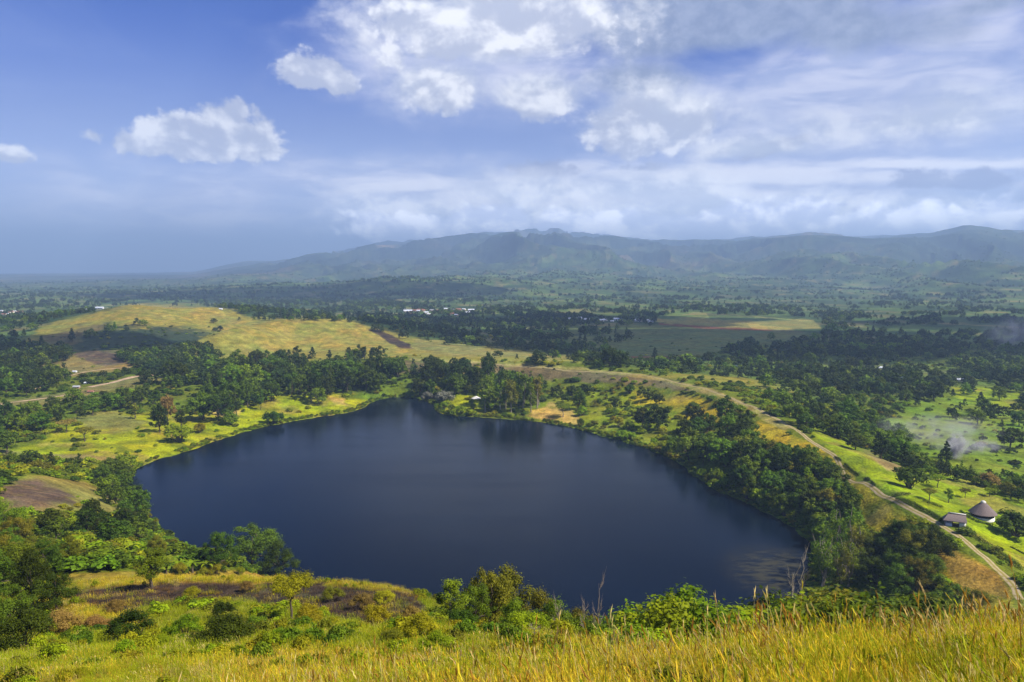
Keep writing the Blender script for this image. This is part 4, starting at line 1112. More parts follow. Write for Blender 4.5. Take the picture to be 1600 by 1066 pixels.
single(1450, 962, 40, S_, 'deep', 'deep green bush on the brow under the dark wood corner', 1.3, 'near', d=66)
# dead boughs
single(940, 1010, 100, 'dead', 'green', 'tall leaning bare dead branch against the lake', .4, 'near', bark=DEADW, d=50, var=1)
single(915, 1010, 78, 'dead', 'green', 'shorter bleached dead branch beside the tall leaning one', .45, 'near', bark=DEADW, d=48, var=2)
single(877, 1010, 66, 'dead', 'green', 'upright bleached stump branch above the lakeside bushes', .6, 'near', bark=DEADW, d=50, var=0)
single(832, 1025, 52, 'dead', 'green', 'dry forked branch in the grass before the bright bush', 1.3, 'near', bark=DEADW, d=38, var=2)
# --- southeast shore
single(1272, 935, 66, 'dead', 'green', 'taller bare grey tree at the southeast water edge', .6, 'near', bark=PALE, var=1, d=205)
single(1252, 950, 54, 'dead', 'green', 'shorter bare grey tree leaning out over the shallows', .6, 'near', bark=PALE, var=0, d=200)
grove([(1275, 930), (1272, 895), (1310, 868), (1350, 880), (1345, 930)], 10, [('stilt', 'olive', 3), ('stilt', 'green', 2)], (62, 90), 'in the pale southeast shore wood', 'pale thin wood at the southeast shore', 30, bark=PALE, gap=.2, wid=(.8, 1.1), lod='near')
grove([(1268, 862), (1285, 838), (1350, 830), (1352, 850), (1300, 868)], 9, [(B, 'bright', 1), (B, 'green', 3)], (32, 46), 'at the southeast bend of the shore', 'trees at the southeast bend', 31, gap=.35)
grove([(1350, 925), (1352, 880), (1400, 862), (1458, 870), (1460, 920), (1400, 940)], 15, [(B, 'dark', 4), (B, 'deep', 2), (B, 'olive', 1)], (46, 66), 'in the dark wood under the track', 'dark wood under the track', 32, gap=.3, lod='near')
single(1402, 868, 58, E_, 'dark', 'topmost spire of the dark wood under the track', 2.2, 'near')
single(1440, 884, 56, B, 'dark', 'rounded crown at the upper corner of the dark wood', .75, 'near')
single(1492, 952, 44, B, 'deep', 'dark leafy bush beside the lower end of the track', 1.0, 'near')
single(1530, 950, 32, S_, 'olive', 'brownish bush at the lower end of the track', 1.1, 'near')
grove([(1300, 830), (1340, 800), (1360, 800), (1352, 826)], 3, [(S_, 'olive', 1)], (12, 18), 'on the dry slope under the track', 'bushes on the dry slope', 33)
# --- outside of the rim, right
grove([(1190, 625), (1230, 628), (1300, 668), (1300, 690), (1255, 670), (1215, 648)], 15, [(B, 'deep', 2), (B, 'green', 2), (B, 'rusty', .2)], (20, 34), 'along the outer foot of the rim bend', 'trees at the outer foot of the rim bend', 34)
grove([(1300, 690), (1300, 655), (1390, 680), (1440, 725), (1415, 738), (1370, 718)], 22, [(B, 'green', 3), (B, 'deep', 3), (B, 'dark', 1)], (24, 38), 'in the wood above the lawn', 'wood above the lawn', 35)
grove([(1400, 745), (1420, 725), (1500, 738), (1600, 768), (1600, 790), (1520, 762), (1440, 742)], 18, [(S_, 'green', 2), (B, 'olive', 2), (B, 'deep', 1)], (16, 25), 'in the hedge behind the lawn', 'hedge along the far side of the lawn', 36)
single(1420, 762, 42, S_, 'deep', 'big round solid green tree on the lawn', 1.15, name='round_tree', cat='tree')
single(1465, 762, 24, 'umbrella', 'bright', 'small bright spreading tree on red soil of the lawn', 1.15)
single(1452, 782, 22, 'umbrella', 'olive', 'small brownish round tree by the low hedge piece on the lawn', 1.15)
single(1482, 786, 24, E_, 'green', 'thin young tree in the middle of the lawn', 1.6)
single(1508, 778, 18, 'umbrella', 'olive', 'smallest sparse tree of the lawn, uphill of the thatched hut', 1.0)
single(1546, 776, 16, 'umbrella', 'bright', 'small bright tree at the far lawn edge behind the hut', 1.2)
single(1478, 724, 38, C_F, 'dark', 'dark tall tree beside the white smoke', 1.1)
single(1543, 760, 24, S_, 'rusty', 'orange-brown bush in the hedge behind the thatched hut', 1.4)
single(1588, 838, 44, S_, 'deep', 'broad dark bush on the lawn beside the thatched hut', 1.4)
single(1595, 776, 34, B, 'deep', 'tree at the end of the lawn hedge', .9)
single(1578, 700, 34, B, 'dark', 'dark solid tree in the green valley beyond the smoke', 1.2)
grove([(1500, 690), (1480, 640), (1560, 600), (1610, 610), (1610, 690), (1540, 670)], 20, [(B, 'deep', 2), (B, 'green', 1), (B, 'dark', 2)], (16, 27), 'scattered over the green valley', 'trees scattered over the green valley', 37, gap=.7)
grove([(1230, 560), (1400, 560), (1500, 600), (1440, 640), (1340, 640), (1250, 610)], 40, [(B, 'dark', 3), (B, 'deep', 2), (B, 'green', 1)], (16, 26), 'in the woodland beyond the rim', 'woodland beyond the rim', 38, gap=.8)
single(1290, 600, 30, C_F, 'dark', 'tallest dark tree of the woodland beyond the rim', 1.1)
single(952, 574, 34, B, 'dark', 'large dark tree group leader above the rim, facing the plain', .9)
single(970, 574, 28, B, 'dark', 'dark tree joined to the large one above the rim', 1.0)
single(1023, 562, 21, C_F, 'dark', 'lone tiered dark tree at the near edge of the plain', 1.1)
for px, h in ((1085, 10), (1106, 18), (1123, 12), (1143, 13), (1160, 14), (1172, 12), (1205, 14), (1238, 13), (1253, 12)):
    single(px, 568, h, B, 'dark', None, 1.1)
    PLANTS[-1].update(desc='dark green bushy tree', place='in the row edging the plain', fixed=False); PLANTS[-1]['o']['group'] = 'row at the near edge of the plain'
grove([(770, 556), (900, 560), (950, 566), (950, 571), (860, 566), (770, 562)], 12, [(B, 'dark', 2), (S_, 'deep', 1)], (9, 14), 'behind the far rim crest', 'bushes behind the far rim crest', 39)
grove([(790, 552), (800, 530), (850, 530), (870, 552)], 10, [(B, 'dark', 2), (B, 'deep', 1)], (13, 20), 'in the copse beyond the tawny slopes', 'copse beyond the tawny slopes', 40)
grove([(600, 528), (640, 516), (760, 526), (740, 536)], 14, [(B, 'deep', 2), (B, 'green', 1)], (11, 18), 'behind the last tawny ridge', 'trees behind the last tawny ridge', 41)

# the largest of each kind stand as things of their own; what is left over joins the woodland
_by = {}
for t in LATER: _by.setdefault(t[1], []).append(t)
for kd, rows in _by.items():
    have = sum(1 for p in PLANTS if p['o'].name.startswith(NAME[kd]))
    rows.sort(key=lambda t: -t[0] * (0.6 + 0.4 * t[5]))
    keep = max(0, 292 - have)
    for (hp, kd_, x, y, hm, wd, tn, lod, bark, place, group) in rows[:keep]:
        plant(kd, NAME[kd], x, y, hm, wd, tn, lod, bark=bark, place=place, desc=ADJ[tn] + ' ' + NOUN[kd], cat=CAT.get(kd, 'tree'), group=group)
    SURPLUS += rows[keep:]

# ------------------------------------------------------------------ what nobody could count: scrub, far woodland, grass
def scatter(name, protos, P, rot, scl, idx, kind='stuff'):
    """one object of points, each of them carrying a plant through geometry nodes"""
    coll = bpy.data.collections.new(name + '_kinds')
    for i, (me, mat) in enumerate(protos):
        if not me.materials: me.materials.append(mat)
        o = bpy.data.objects.new('%s_kind_%02d' % (name, i), me); coll.objects.link(o)
        s_ = o.material_slots[0]; s_.link = 'OBJECT'; s_.material = mat
    me = bpy.data.meshes.new(name); n = len(P)
    me.vertices.add(n); me.vertices.foreach_set('co', np.asarray(P, np.float32).ravel())
    f_attr(me, 'turn', rot); f_attr(me, 'size', scl, typ='FLOAT_VECTOR'); f_attr(me, 'pick', idx, typ='INT')
    o = bpy.data.objects.new(name, me); COL.objects.link(o); o['kind'] = kind
    g = bpy.data.node_groups.new(name, 'GeometryNodeTree')
    g.interface.new_socket('Geometry', in_out='INPUT', socket_type='NodeSocketGeometry')
    g.interface.new_socket('Geometry', in_out='OUTPUT', socket_type='NodeSocketGeometry')
    gi = g.nodes.new('NodeGroupInput'); go = g.nodes.new('NodeGroupOutput')
    m2p = g.nodes.new('GeometryNodeMeshToPoints')
    ip = g.nodes.new('GeometryNodeInstanceOnPoints'); ci = g.nodes.new('GeometryNodeCollectionInfo')
    ci.inputs['Collection'].default_value = coll; ci.inputs['Separate Children'].default_value = True; ci.inputs['Reset Children'].default_value = True
    ip.inputs['Pick Instance'].default_value = True
    def na(nm, dt):
        a = g.nodes.new('GeometryNodeInputNamedAttribute'); a.data_type = dt; a.inputs['Name'].default_value = nm; return a.outputs['Attribute']
    cx = g.nodes.new('ShaderNodeCombineXYZ'); g.links.new(na('turn', 'FLOAT'), cx.inputs[2])
    g.links.new(gi.outputs[0], m2p.inputs[0]); g.links.new(m2p.outputs[0], ip.inputs['Points']); g.links.new(ci.outputs[0], ip.inputs['Instance'])
    g.links.new(na('pick', 'INT'), ip.inputs['Instance Index']); g.links.new(cx.outputs[0], ip.inputs['Rotation']); g.links.new(na('size', 'FLOAT_VECTOR'), ip.inputs['Scale'])
    g.links.new(ip.outputs[0], go.inputs[0])
    md = o.modifiers.new('planting', 'NODES'); md.node_group = g
    return o

def joined(kind, lod, var):
    """wood and leaves of one plant as a single mesh with two materials"""
    w, c = KINDS[kind](100 * var + 7, k=LOD[lod][kind][0], ls=LOD[lod][kind][1])
    return c.mesh(kind + '_mass')

def lodpts(n, r0, r1, a0, a1, seed, power=1.0):
    rng = np.random.default_rng(seed)
    r = np.exp(math.log(r0) + (math.log(r1) - math.log(r0)) * rng.random(n) ** power)
    a = R(a0) + (R(a1) - R(a0)) * rng.random(n)
    return r * np.sin(a), r * np.cos(a), rng

def dens_at(x, y):
    r = np.clip(np.hypot(x, y), RR[0], RR[-1] * .999); a = np.arctan2(x, y)
    i = np.clip(np.rint(np.interp(np.log(r), LR, np.arange(NR))).astype(int), 0, NR - 1)
    j = np.clip(np.rint(np.interp(a, AA, np.arange(NA))).astype(int), 0, NA - 1)
    return GDENS[i, j], GCOL[i, j]

def off_track(x, y, d=3.2):
    m = np.ones(len(x), bool)
    for k in range(0, len(trx), 3):
        m &= (x - trx[k]) ** 2 + (y - try_[k]) ** 2 > d * d
    return m

LAWN = [(1262, 676), (1340, 700), (1390, 724), (1480, 746), (1620, 786), (1640, 930), (1560, 868), (1482, 818), (1404, 780), (1335, 738)]
FIELD = [(880, 512), (1000, 506), (1280, 522), (1250, 532), (1140, 543), (1080, 560), (960, 556), (890, 540)]

def place_mask(x, y, z, poly):
    px, py = project(x, y, z)
    return poly_sdf(px, py, np.array(poly, float)) < 0

# scrub and undergrowth, 60 m to 1.1 km
mats_s = [LEAF['deep'], LEAF['green'], LEAF['bright'], LEAF['olive'], LEAF['dark'], LEAF['yellow']]
LOD['low'] = dict(broad=(.55, .055), euc=(.6, .04), conifer=(.5, .05), shrub=(.55, .095), umbrella=(.5, .06), stilt=(.5, .05), banana=(1., None), dead=(1., None))
sh = [joined('shrub', 'low', v) for v in range(3)]
bl = [joined('broad', 'low', v) for v in range(3)]
protos = [(m, mt) for mt in mats_s for m in sh]
x, y, rng = lodpts(120000, 75, 1150, -44, 44, 5, 0.8)
z = h_at(x, y); dn, gc_ = dens_at(x, y)
clump = fbm(x / 11, y / 11, 3, 900)
keep = (rng.random(len(x)) < dn * sstep(clump, 0.30, 0.55) * 0.62) & (z > 0.35)
keep &= ~place_mask(x, y, z, LAWN)
x, y, z, clump, dn = (q[keep] for q in (x, y, z, clump, dn)); keep = off_track(x, y); x, y, z, clump, dn = (q[keep] for q in (x, y, z, clump, dn))
px, py = project(x, y, z)
n = len(x); tn = fbm(x / 26, y / 26, 3, 77)
sunny = ((px > 850) & (px < 1110) & (py > 600) & (py < 720)) | ((px < 700) & (py > 640) & (py < 740)) | (py > 880)
mi = np.where(tn + 0.25 * (rng.random(n) - .5) > np.where(sunny, 0.42, .60), np.where(rng.random(n) < .55, 2, np.where(rng.random(n) < .5, 5, 3)), np.where(rng.random(n) < .40, 0, np.where(rng.random(n) < .55, 1, 4)))
mi = np.where(sunny & (mi == 4), 1, mi)
sz = (0.9 + 2.2 * rng.random(n) ** 1.5) * np.clip(0.55 + np.hypot(x, y) / 450, .6, 1.5) * (0.7 + 0.6 * np.clip(dn, 0, 1))
scl = np.stack([sz * (1.1 + .6 * rng.random(n)), sz * (1.1 + .6 * rng.random(n)), sz], 1)
scatter('scrub', protos, np.stack([x, y, z - .1 * sz], 1), rng.random(n) * 6.28, scl, mi * 3 + rng.integers(0, 3, n))
print('scrub', n)

# woodland of the far country
tf = [joined('broad', 'far', v) for v in range(3)] + [joined('euc', 'far', 1), joined('conifer', 'far', 2)]
pf = [(m, mt) for mt in (LEAF['far'], LEAF['dark'], LEAF['green']) for m in tf]
PX, PT = [], []
x, y, rng = lodpts(90000, 640, 7500, -42, 42, 6, 0.75)
z = h_at(x, y); dn, _ = dens_at(x, y); cl = fbm(x / 70, y / 110, 3, 55)
rows_ = fbm(x / 500, y / 90, 3, 56)
keep = rng.random(len(x)) < dn * (sstep(cl, .44, .56) * sstep(rows_, .40, .52) * 1.5 + 0.10 * sstep(np.hypot(x, y), 1400, 2200))
for poly in (FIELD, [(1020, 500), (1110, 492), (1275, 498), (1290, 516), (1100, 512)]): keep &= ~place_mask(x, y, z, poly)
keep &= ~((np.hypot(x, y) < 1300) & ((dn < .2) | (rng.random(len(x)) < .45)))
x, y, z = x[keep], y[keep], z[keep]; n = len(x)
hgt = (5 + 8 * rng.random(n) ** 1.3)
PX.append(np.stack([x, y, z - .3, hgt], 1)); PT.append(np.where(rng.random(n) < .25, 2, np.where(rng.random(n) < .5, 0, 1)) * 5 + rng.integers(0, 5, n))
# belts of trees between the fields, laid out on the ground seen in each outline
def hitv(px, py):
    u = (px - 800) / FPX; v = (533 - py) / FPX; a = CP_ + v * SP_; b = -SP_ + v * CP_; hl = np.hypot(u, a)
    ox, oy = [], []
    for s in range(0, len(px), 100):
        e = slice(s, s + 100)
        xs = (u[e] / hl[e])[:, None] * _RS; ys = (a[e] / hl[e])[:, None] * _RS; zs = CAMH + (b[e] / hl[e])[:, None] * _RS
        k = np.argmax(zs - h_at(xs, ys) < 0, axis=1); ii = np.arange(len(k))
        ox.append(xs[ii, k]); oy.append(ys[ii, k])
    return np.concatenate(ox), np.concatenate(oy)
BELTS = [([(590, 503), (760, 492), (900, 496), (1022, 502), (1028, 512), (900, 522), (700, 514)], 120, (8, 13), 0),
         ([(560, 520), (700, 512), (880, 520), (990, 520), (985, 546), (830, 550), (780, 540), (640, 524)], 100, (9, 15), 0),
         ([(1270, 532), (1285, 516), (1420, 522), (1610, 540), (1610, 562), (1400, 550)], 110, (10, 16), 1),
         ([(1125, 548), (1180, 532), (1290, 535), (1400, 560), (1300, 572), (1140, 564)], 80, (9, 14), 0),
         ([(850, 566), (1000, 566), (1250, 572), (1480, 597), (1250, 600), (1040, 584), (900, 574)], 80, (9, 15), 0),
         ([(1290, 575), (1420, 590), (1600, 600), (1600, 612), (1450, 625), (1380, 650), (1300, 620), (1250, 600)], 60, (12, 18), 0),
         ([(1480, 560), (1610, 566), (1610, 600), (1500, 596)], 90, (12, 20), 0),
         ([(0, 545), (110, 552), (110, 562), (60, 580), (0, 592)], 150, (13, 20), 1),
         ([(180, 562), (215, 552), (330, 548), (345, 560), (320, 585), (225, 582)], 130, (13, 20), 0),
         ([(0, 500), (120, 492), (60, 512), (0, 520)], 50, (7, 11), 0),
         ([(330, 505), (345, 497), (540, 497), (540, 503), (400, 503)], 14, (5, 8), 1),
         ([(380, 500), (520, 492), (640, 500), (640, 512), (560, 505)], 100, (7, 11), 0),
         ([(1180, 600), (1260, 612), (1330, 640), (1400, 690), (1460, 740), (1400, 720), (1310, 670)], 80, (18, 28), 2),
         ([(1600, 770), (1440, 735), (1400, 705), (1450, 722), (1610, 750)], 46, (10, 16), 2),
         ([(600, 590), (640, 572), (760, 580), (840, 600), (760, 622), (660, 612)], 60, (14, 22), 0),
         ([(320, 640), (320, 590), (540, 575), (620, 590), (600, 605), (440, 600), (400, 650)], 120, (15, 24), 0)]
for k, (poly, cnt, hh, tone) in enumerate(BELTS):
    rg = np.random.default_rng(50 + k); P_ = np.array(poly, float); lo = P_.min(0); hi = P_.max(0)
    px = lo[0] + (hi[0] - lo[0]) * rg.random(cnt * 4); py = lo[1] + (hi[1] - lo[1]) * rg.random(cnt * 4)
    m = poly_sdf(px, py, P_) < 0; px, py = px[m][:cnt], py[m][:cnt]
    x, y = hitv(px, py); z = h_at(x, y); h_ = (hh[0] + (hh[1] - hh[0]) * rg.random(len(x))) * y / FPX
    PX.append(np.stack([x, y, z - .3, h_], 1)); PT.append(np.where(rg.random(len(x)) < .28, 2, np.where(rg.random(len(x)) < .3, 1, tone)) * 5 + rg.integers(0, 5, len(x)))
if SURPLUS:
    PX.append(np.array([[t[2], t[3], float(h_at(t[2], t[3])) - .2, t[4]] for t in SURPLUS])); PT.append(np.array([5 + (i % 5) for i in range(len(SURPLUS))]))
PX = np.concatenate(PX); PT = np.concatenate(PT); n = len(PX); rng = np.random.default_rng(9)
w_ = 1.0 + .5 * rng.random(n)
scatter('distant_woodland', pf, PX[:, :3], rng.random(n) * 6.28, np.stack([PX[:, 3] * w_, PX[:, 3] * w_, PX[:, 3]], 1), PT)
print('woodland', n)

# bushes and leafy plants of the near slope that run into each other, and the tall grass
def grass_material(name, root, tip):
    m, nt, out = new_mat(name)
    p = N(nt, 'ShaderNodeBsdfPrincipled'); tr = N(nt, 'ShaderNodeBsdfTranslucent'); mx = N(nt, 'ShaderNodeMixShader')
    a = N(nt, 'ShaderNodeAttribute', attribute_name='tone'); oi = N(nt, 'ShaderNodeObjectInfo')
    c = MIX(nt, a.outputs['Fac'], root, tip)
    hs = N(nt, 'ShaderNodeHueSaturation')
    L(nt, M(nt, 'MULTIPLY_ADD', oi.outputs['Random'], 0.03, 0.485), hs.inputs['Hue'])
    L(nt, M(nt, 'MULTIPLY_ADD', M(nt, 'FRACT', M(nt, 'MULTIPLY', oi.outputs['Random'], 5.7)), 0.5, 0.75), hs.inputs['Value'])
    L(nt, c, hs.inputs['Color']); L(nt, hs.outputs[0], p.inputs['Base Color']); L(nt, hs.outputs[0], tr.inputs['Color'])
    p.inputs['Roughness'].default_value = .6; p.inputs['Specular IOR Level'].default_value = .1
    mx.inputs[0].default_value = .4
    L(nt, p.outputs[0], mx.inputs[1]); L(nt, tr.outputs[0], mx.inputs[2]); L(nt, mx.outputs[0], out.inputs[0]); return m
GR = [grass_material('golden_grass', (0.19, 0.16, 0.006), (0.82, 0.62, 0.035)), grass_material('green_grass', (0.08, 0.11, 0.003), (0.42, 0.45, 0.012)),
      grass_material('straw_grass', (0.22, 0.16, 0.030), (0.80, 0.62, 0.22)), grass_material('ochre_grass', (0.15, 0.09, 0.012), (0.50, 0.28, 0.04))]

def tuft(seed, nb, width, heads, spread=.28):
    rng = np.random.default_rng(seed); mb = MB()
    for i in range(nb):
        b = np.array([rng.normal() * spread, rng.normal() * spread, -.05]); th = rng.random() * 6.28; hgt = .5 + .5 * rng.random(); bend = .12 + .5 * rng.random() ** 1.5
        d = np.array([math.cos(th), math.sin(th), 0]); d = d * .6 + np.array([-.5, .1, 0]); sd = np.array([-d[1], d[0], 0]) / (np.hypot(d[0], d[1]) + 1e-6)
        k = 4; t = np.linspace(0, 1, k + 1)
        P = b + d * (bend * hgt * t ** 2)[:, None] + np.array([0, 0, 1]) * (hgt * (t - .18 * bend * t ** 3))[:, None]
        w = width * (1 - t ** 1.5 * .92)
        V = np.concatenate([P - sd * w[:, None], P + sd * w[:, None]]); F = [[j, j + 1, k + 2 + j, k + 1 + j] for j in range(k)]
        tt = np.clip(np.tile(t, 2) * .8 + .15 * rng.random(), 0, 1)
        mb.add(V, F, tt)
        if heads and rng.random() < heads:
            e = P[-1]; ax = (P[-1] - P[-2]); ax /= np.linalg.norm(ax)
            for s in range(3):
                q = rng.normal(size=3) * .012; L_ = .11 + .05 * rng.random()
                s2 = np.cross(ax, rng.normal(size=3)); s2 /= np.linalg.norm(s2) + 1e-6
                mb.add([e + q - ax * .02, e + ax * L_ * .4 + s2 * width * 1.5, e + ax * L_ + q, e + ax * L_ * .4 - s2 * width * 1.5], [[0, 1, 2, 3]], [.95] * 4)
    return mb.mesh('grass_tuft')
t_near = [tuft(i, 60, .0055, .30, .34) for i in range(4)]; t_tall = [tuft(40 + i, 5, .006, 1.0, .2) for i in range(2)]; t_far = [tuft(20 + i, 34, .017, .15, .42) for i in range(3)]
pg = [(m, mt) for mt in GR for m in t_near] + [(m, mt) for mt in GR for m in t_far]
def gold(x, y, z):
    px, py = project(x, y, z)
    g = sstep(fbm(x / 4.5, y / 4.5, 4, 31), .42, .56)
    right = sstep(px, 600, 900) * .75 + .18
    low_ = sstep(py, 1010, 1045)
    return np.clip(g * .75 + right * .42 + low_ * .3 - .22, 0, 1), px, py
xa, ya, rng = lodpts(52000, 3.0, 52, -66, 66, 11, .75)
za = h_at(xa, ya); g, px, py = gold(xa, ya, za)
keep = (py > 900) | (np.hypot(xa, ya) < 30); xa, ya, za, g = xa[keep], ya[keep], za[keep], g[keep]; n = len(xa); q = rng.random(n)
mi = np.where(q < g * .62, 0, np.where(q < g * .62 + .10, 2, np.where(q < g * .62 + .22, 3, 1)))
s_ = (.28 + .26 * rng.random(n) + .40 * rng.random(n) ** 10) * (0.35 + 1.25 * fbm(xa / 2.2, ya / 2.2, 3, 5))
s_ = np.where(np.hypot(xa, ya) < 9, s_ * .8, s_)
A_ = (np.stack([xa, ya, za], 1), rng.random(n) * 2.6 - 1.3, np.stack([s_, s_, s_], 1), mi * 4 + rng.integers(0, 4, n))
xb, yb, rng = lodpts(42000, 38, 135, -44, 44, 12, .9)
zb = h_at(xb, yb); g, px, py = gold(xb, yb, zb); dn, gc_ = dens_at(xb, yb)
lum = gc_.sum(1)
keep = ((lum > .19) & ~((gc_[:, 0] > gc_[:, 1] * 1.3) & (lum < .34))) | ((rng.random(len(xb)) < .35) & (fbm(xb / 3.5, yb / 2.2, 3, 93) > .56)); keep &= py > 880
xb, yb, zb, g, gc_ = xb[keep], yb[keep], zb[keep], g[keep], gc_[keep]; n = len(xb); q = rng.random(n)
dry = sstep(gc_[:, 0] / (gc_[:, 1] + 1e-3), .95, 1.35)
g = np.clip(dry * .85, 0, 1)
mi = np.where(q < g * .6, 0, np.where(q < g * .6 + .06, 2, np.where(q < g * .6 + .14 * (dry + .2), 3, 1)))
s_ = .35 + .4 * rng.random(n)
B_ = (np.stack([xb, yb, zb], 1), rng.random(n) * 1.6 - .8, np.stack([s_ * 1.3, s_ * 1.3, s_], 1), 16 + mi * 3 + rng.integers(0, 3, n))
xt, yt, rng = lodpts(1500, 9, 60, -44, 44, 17, .8); zt = h_at(xt, yt); k = (fbm(xt / 5, yt / 5, 3, 32) > .5); xt, yt, zt = xt[k], yt[k], zt[k]; n = len(xt)
st_ = .75 + .55 * rng.random(n); nb_ = len(pg); pg += [(m, GR[2]) for m in t_tall] + [(m, GR[3]) for m in t_tall]
B_ = tuple(np.concatenate([b_, c_]) for b_, c_ in zip(B_, (np.stack([xt, yt, zt], 1), rng.random(n) * 1.2 - .6, np.stack([st_, st_, st_], 1), nb_ + rng.integers(0, 4, n))))
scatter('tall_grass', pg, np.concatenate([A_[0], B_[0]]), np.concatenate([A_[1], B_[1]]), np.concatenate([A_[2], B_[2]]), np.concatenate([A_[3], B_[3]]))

# leafy weeds standing in the grass
LOD['weed'] = dict(LOD['mid'], shrub=(1.6, .05)); wm = [joined('shrub', 'weed', v) for v in range(3)]
xw, yw, rng = lodpts(5200, 8, 130, -40, 40, 13, .8); zw = h_at(xw, yw); px, py = project(xw, yw, zw); dn, gc_ = dens_at(xw, yw)
c1 = fbm(xw / 5, yw / 5, 3, 71)
keep = (py > 900) & (c1 > .53) & (gc_.sum(1) > .18) & (rng.random(len(xw)) < np.where((px > 650) & (np.hypot(xw, yw) > 34), .95, .5)); xw, yw, zw = xw[keep], yw[keep], zw[keep]; n = len(xw)
s_ = (.35 + .6 * rng.random(n)) * np.clip(np.hypot(xw, yw) / 30, .5, 1.5)
scatter('weeds', [(m, mt) for mt in (LEAF['bright'], LEAF['green'], LEAF['yellow'], LEAF['olive']) for m in wm], np.stack([xw, yw, zw], 1), rng.random(n) * 6.28, np.stack([s_, s_, s_ * 1.1], 1), rng.integers(0, 12, n))
# scorched stubble lying on the burnt strip
xs_, ys_, rng = lodpts(9000, 60, 135, -40, 5, 14, .8); zs_ = h_at(xs_, ys_); dn, gc_ = dens_at(xs_, ys_); px, py = project(xs_, ys_, zs_)
keep = (gc_.sum(1) < .18) & (py > 895); xs_, ys_, zs_ = xs_[keep], ys_[keep], zs_[keep]; n = len(xs_)
burnt_m = simple_mat('charred_stems', (0.07, 0.045, 0.033), .4, 8); s_ = .2 + .35 * rng.random(n)
scatter('burnt_stubble', [(m, mt) for mt in (burnt_m, GR[3]) for m in t_far], np.stack([xs_, ys_, zs_], 1), rng.random(n) * 6.28, np.stack([s_ * 1.5, s_ * 1.5, s_], 1), np.where(rng.random(n) < .9, 0, 3) + rng.integers(0, 3, n))

# low growth fringing the waterline
_e = np.roll(SHORE_S, -1, 0) - SHORE_S; _l = np.hypot(_e[:, 0], _e[:, 1]); rng = np.random.default_rng(88); n = 4200
k = rng.choice(len(_l), n, p=_l / _l.sum()); t_ = rng.random(n)[:, None]
P_ = SHORE_S[k] + _e[k] * t_; nrm_ = np.stack([_e[k][:, 1], -_e[k][:, 0]], 1) / _l[k][:, None]
if poly_sdf(*(SHORE_S[:1] + np.stack([_e[:1, 1], -_e[:1, 0]], 1) * .3).T, SHORE_S)[0] < 0: nrm_ = -nrm_
P_ = P_ + nrm_ * (rng.random(n)[:, None] * 5 - .8); z = h_at(P_[:, 0], P_[:, 1])
k = (z > .02) & (fbm(P_[:, 0] / 6, P_[:, 1] / 6, 3, 5) > .40); P_, z = P_[k], z[k]; n = len(z); s_ = .5 + 1.5 * rng.random(n) ** 1.6
scatter('shore_growth', [(m, mt) for mt in (LEAF['green'], LEAF['olive'], LEAF['bright'], LEAF['deep']) for m in sh], np.stack([P_[:, 0], P_[:, 1], z - .1], 1), rng.random(n) * 6.28, np.stack([s_ * 1.2, s_ * 1.2, s_], 1), rng.integers(0, 12, n))

# ------------------------------------------------------------------ buildings
THATCH = simple_mat('weathered_thatch', (0.17, 0.13, 0.115), .45, 3.0, bump=.6, scl=(6, 6, 1))
WHITE = simple_mat('whitewash', (0.74, 0.71, 0.64), .08, 1.5)
CAPM = simple_mat('pale_roof_cap', (0.62, 0.58, 0.50), .12, 3)
DARKW = simple_mat('dark_opening', (0.03, 0.025, 0.02), .3, 2)
TIN = simple_mat('pale_tin_roof', (0.66, 0.68, 0.72), .15, .6, rough=.5, spec=.4)
RUSTR = simple_mat('rusty_tin_roof', (0.30, 0.13, 0.08), .35, .6)
GREYR = simple_mat('grey_tin_roof', (0.36, 0.36, 0.37), .3, .6)
MUD = simple_mat('ochre_plaster', (0.38, 0.27, 0.16), .2, 1)
CREAM = simple_mat('cream_plaster', (0.62, 0.55, 0.42), .12, 1)

def link(name, me, parent=None, mat=None):
    o = bpy.data.objects.new(name, me); COL.objects.link(o)
    if parent: o.parent = parent
    if mat:
        if not me.materials: me.materials.append(mat)
        if me.materials[0] != mat: set_mat(o, mat)
    return o

def box(mb, x0, x1, y0, y1, z0, z1):
    V = [(x0, y0, z0), (x1, y0, z0), (x1, y1, z0), (x0, y1, z0), (x0, y0, z1), (x1, y0, z1), (x1, y1, z1), (x0, y1, z1)]
    mb.add(V, [[0, 3, 2, 1], [4, 5, 6, 7], [0, 1, 5, 4], [1, 2, 6, 5], [2, 3, 7, 6], [3, 0, 4, 7]])

def root(name, x, y, z, rz, label, cat, group=None):
    e = bpy.data.objects.new(name, None); COL.objects.link(e); e.location = (x, y, z); e.rotation_euler = (0, 0, rz)
    e['label'] = label; e['category'] = cat
    if group: e['group'] = group
    return e

def lathe(mb, prof, n=40, ragged=0.0, seed=0):
    rng = np.random.default_rng(seed); P = np.array(prof, float); th = np.arange(n) * 2 * np.pi / n
    rr = P[:, 0][:, None] * (1 + ragged * (rng.random((len(P), n)) - .5)); zz = P[:, 1][:, None] + ragged * .6 * (rng.random((len(P), n)) - .5)
    V = np.stack([rr * np.cos(th), rr * np.sin(th), zz + 0 * rr], -1).reshape(-1, 3)
    i = np.arange(len(P) - 1)[:, None] * n; j = np.arange(n)[None]; j2 = (j + 1) % n
    mb.add(V, np.stack([i + j, i + j2, i + n + j2, i + n + j], -1).reshape(-1, 4))

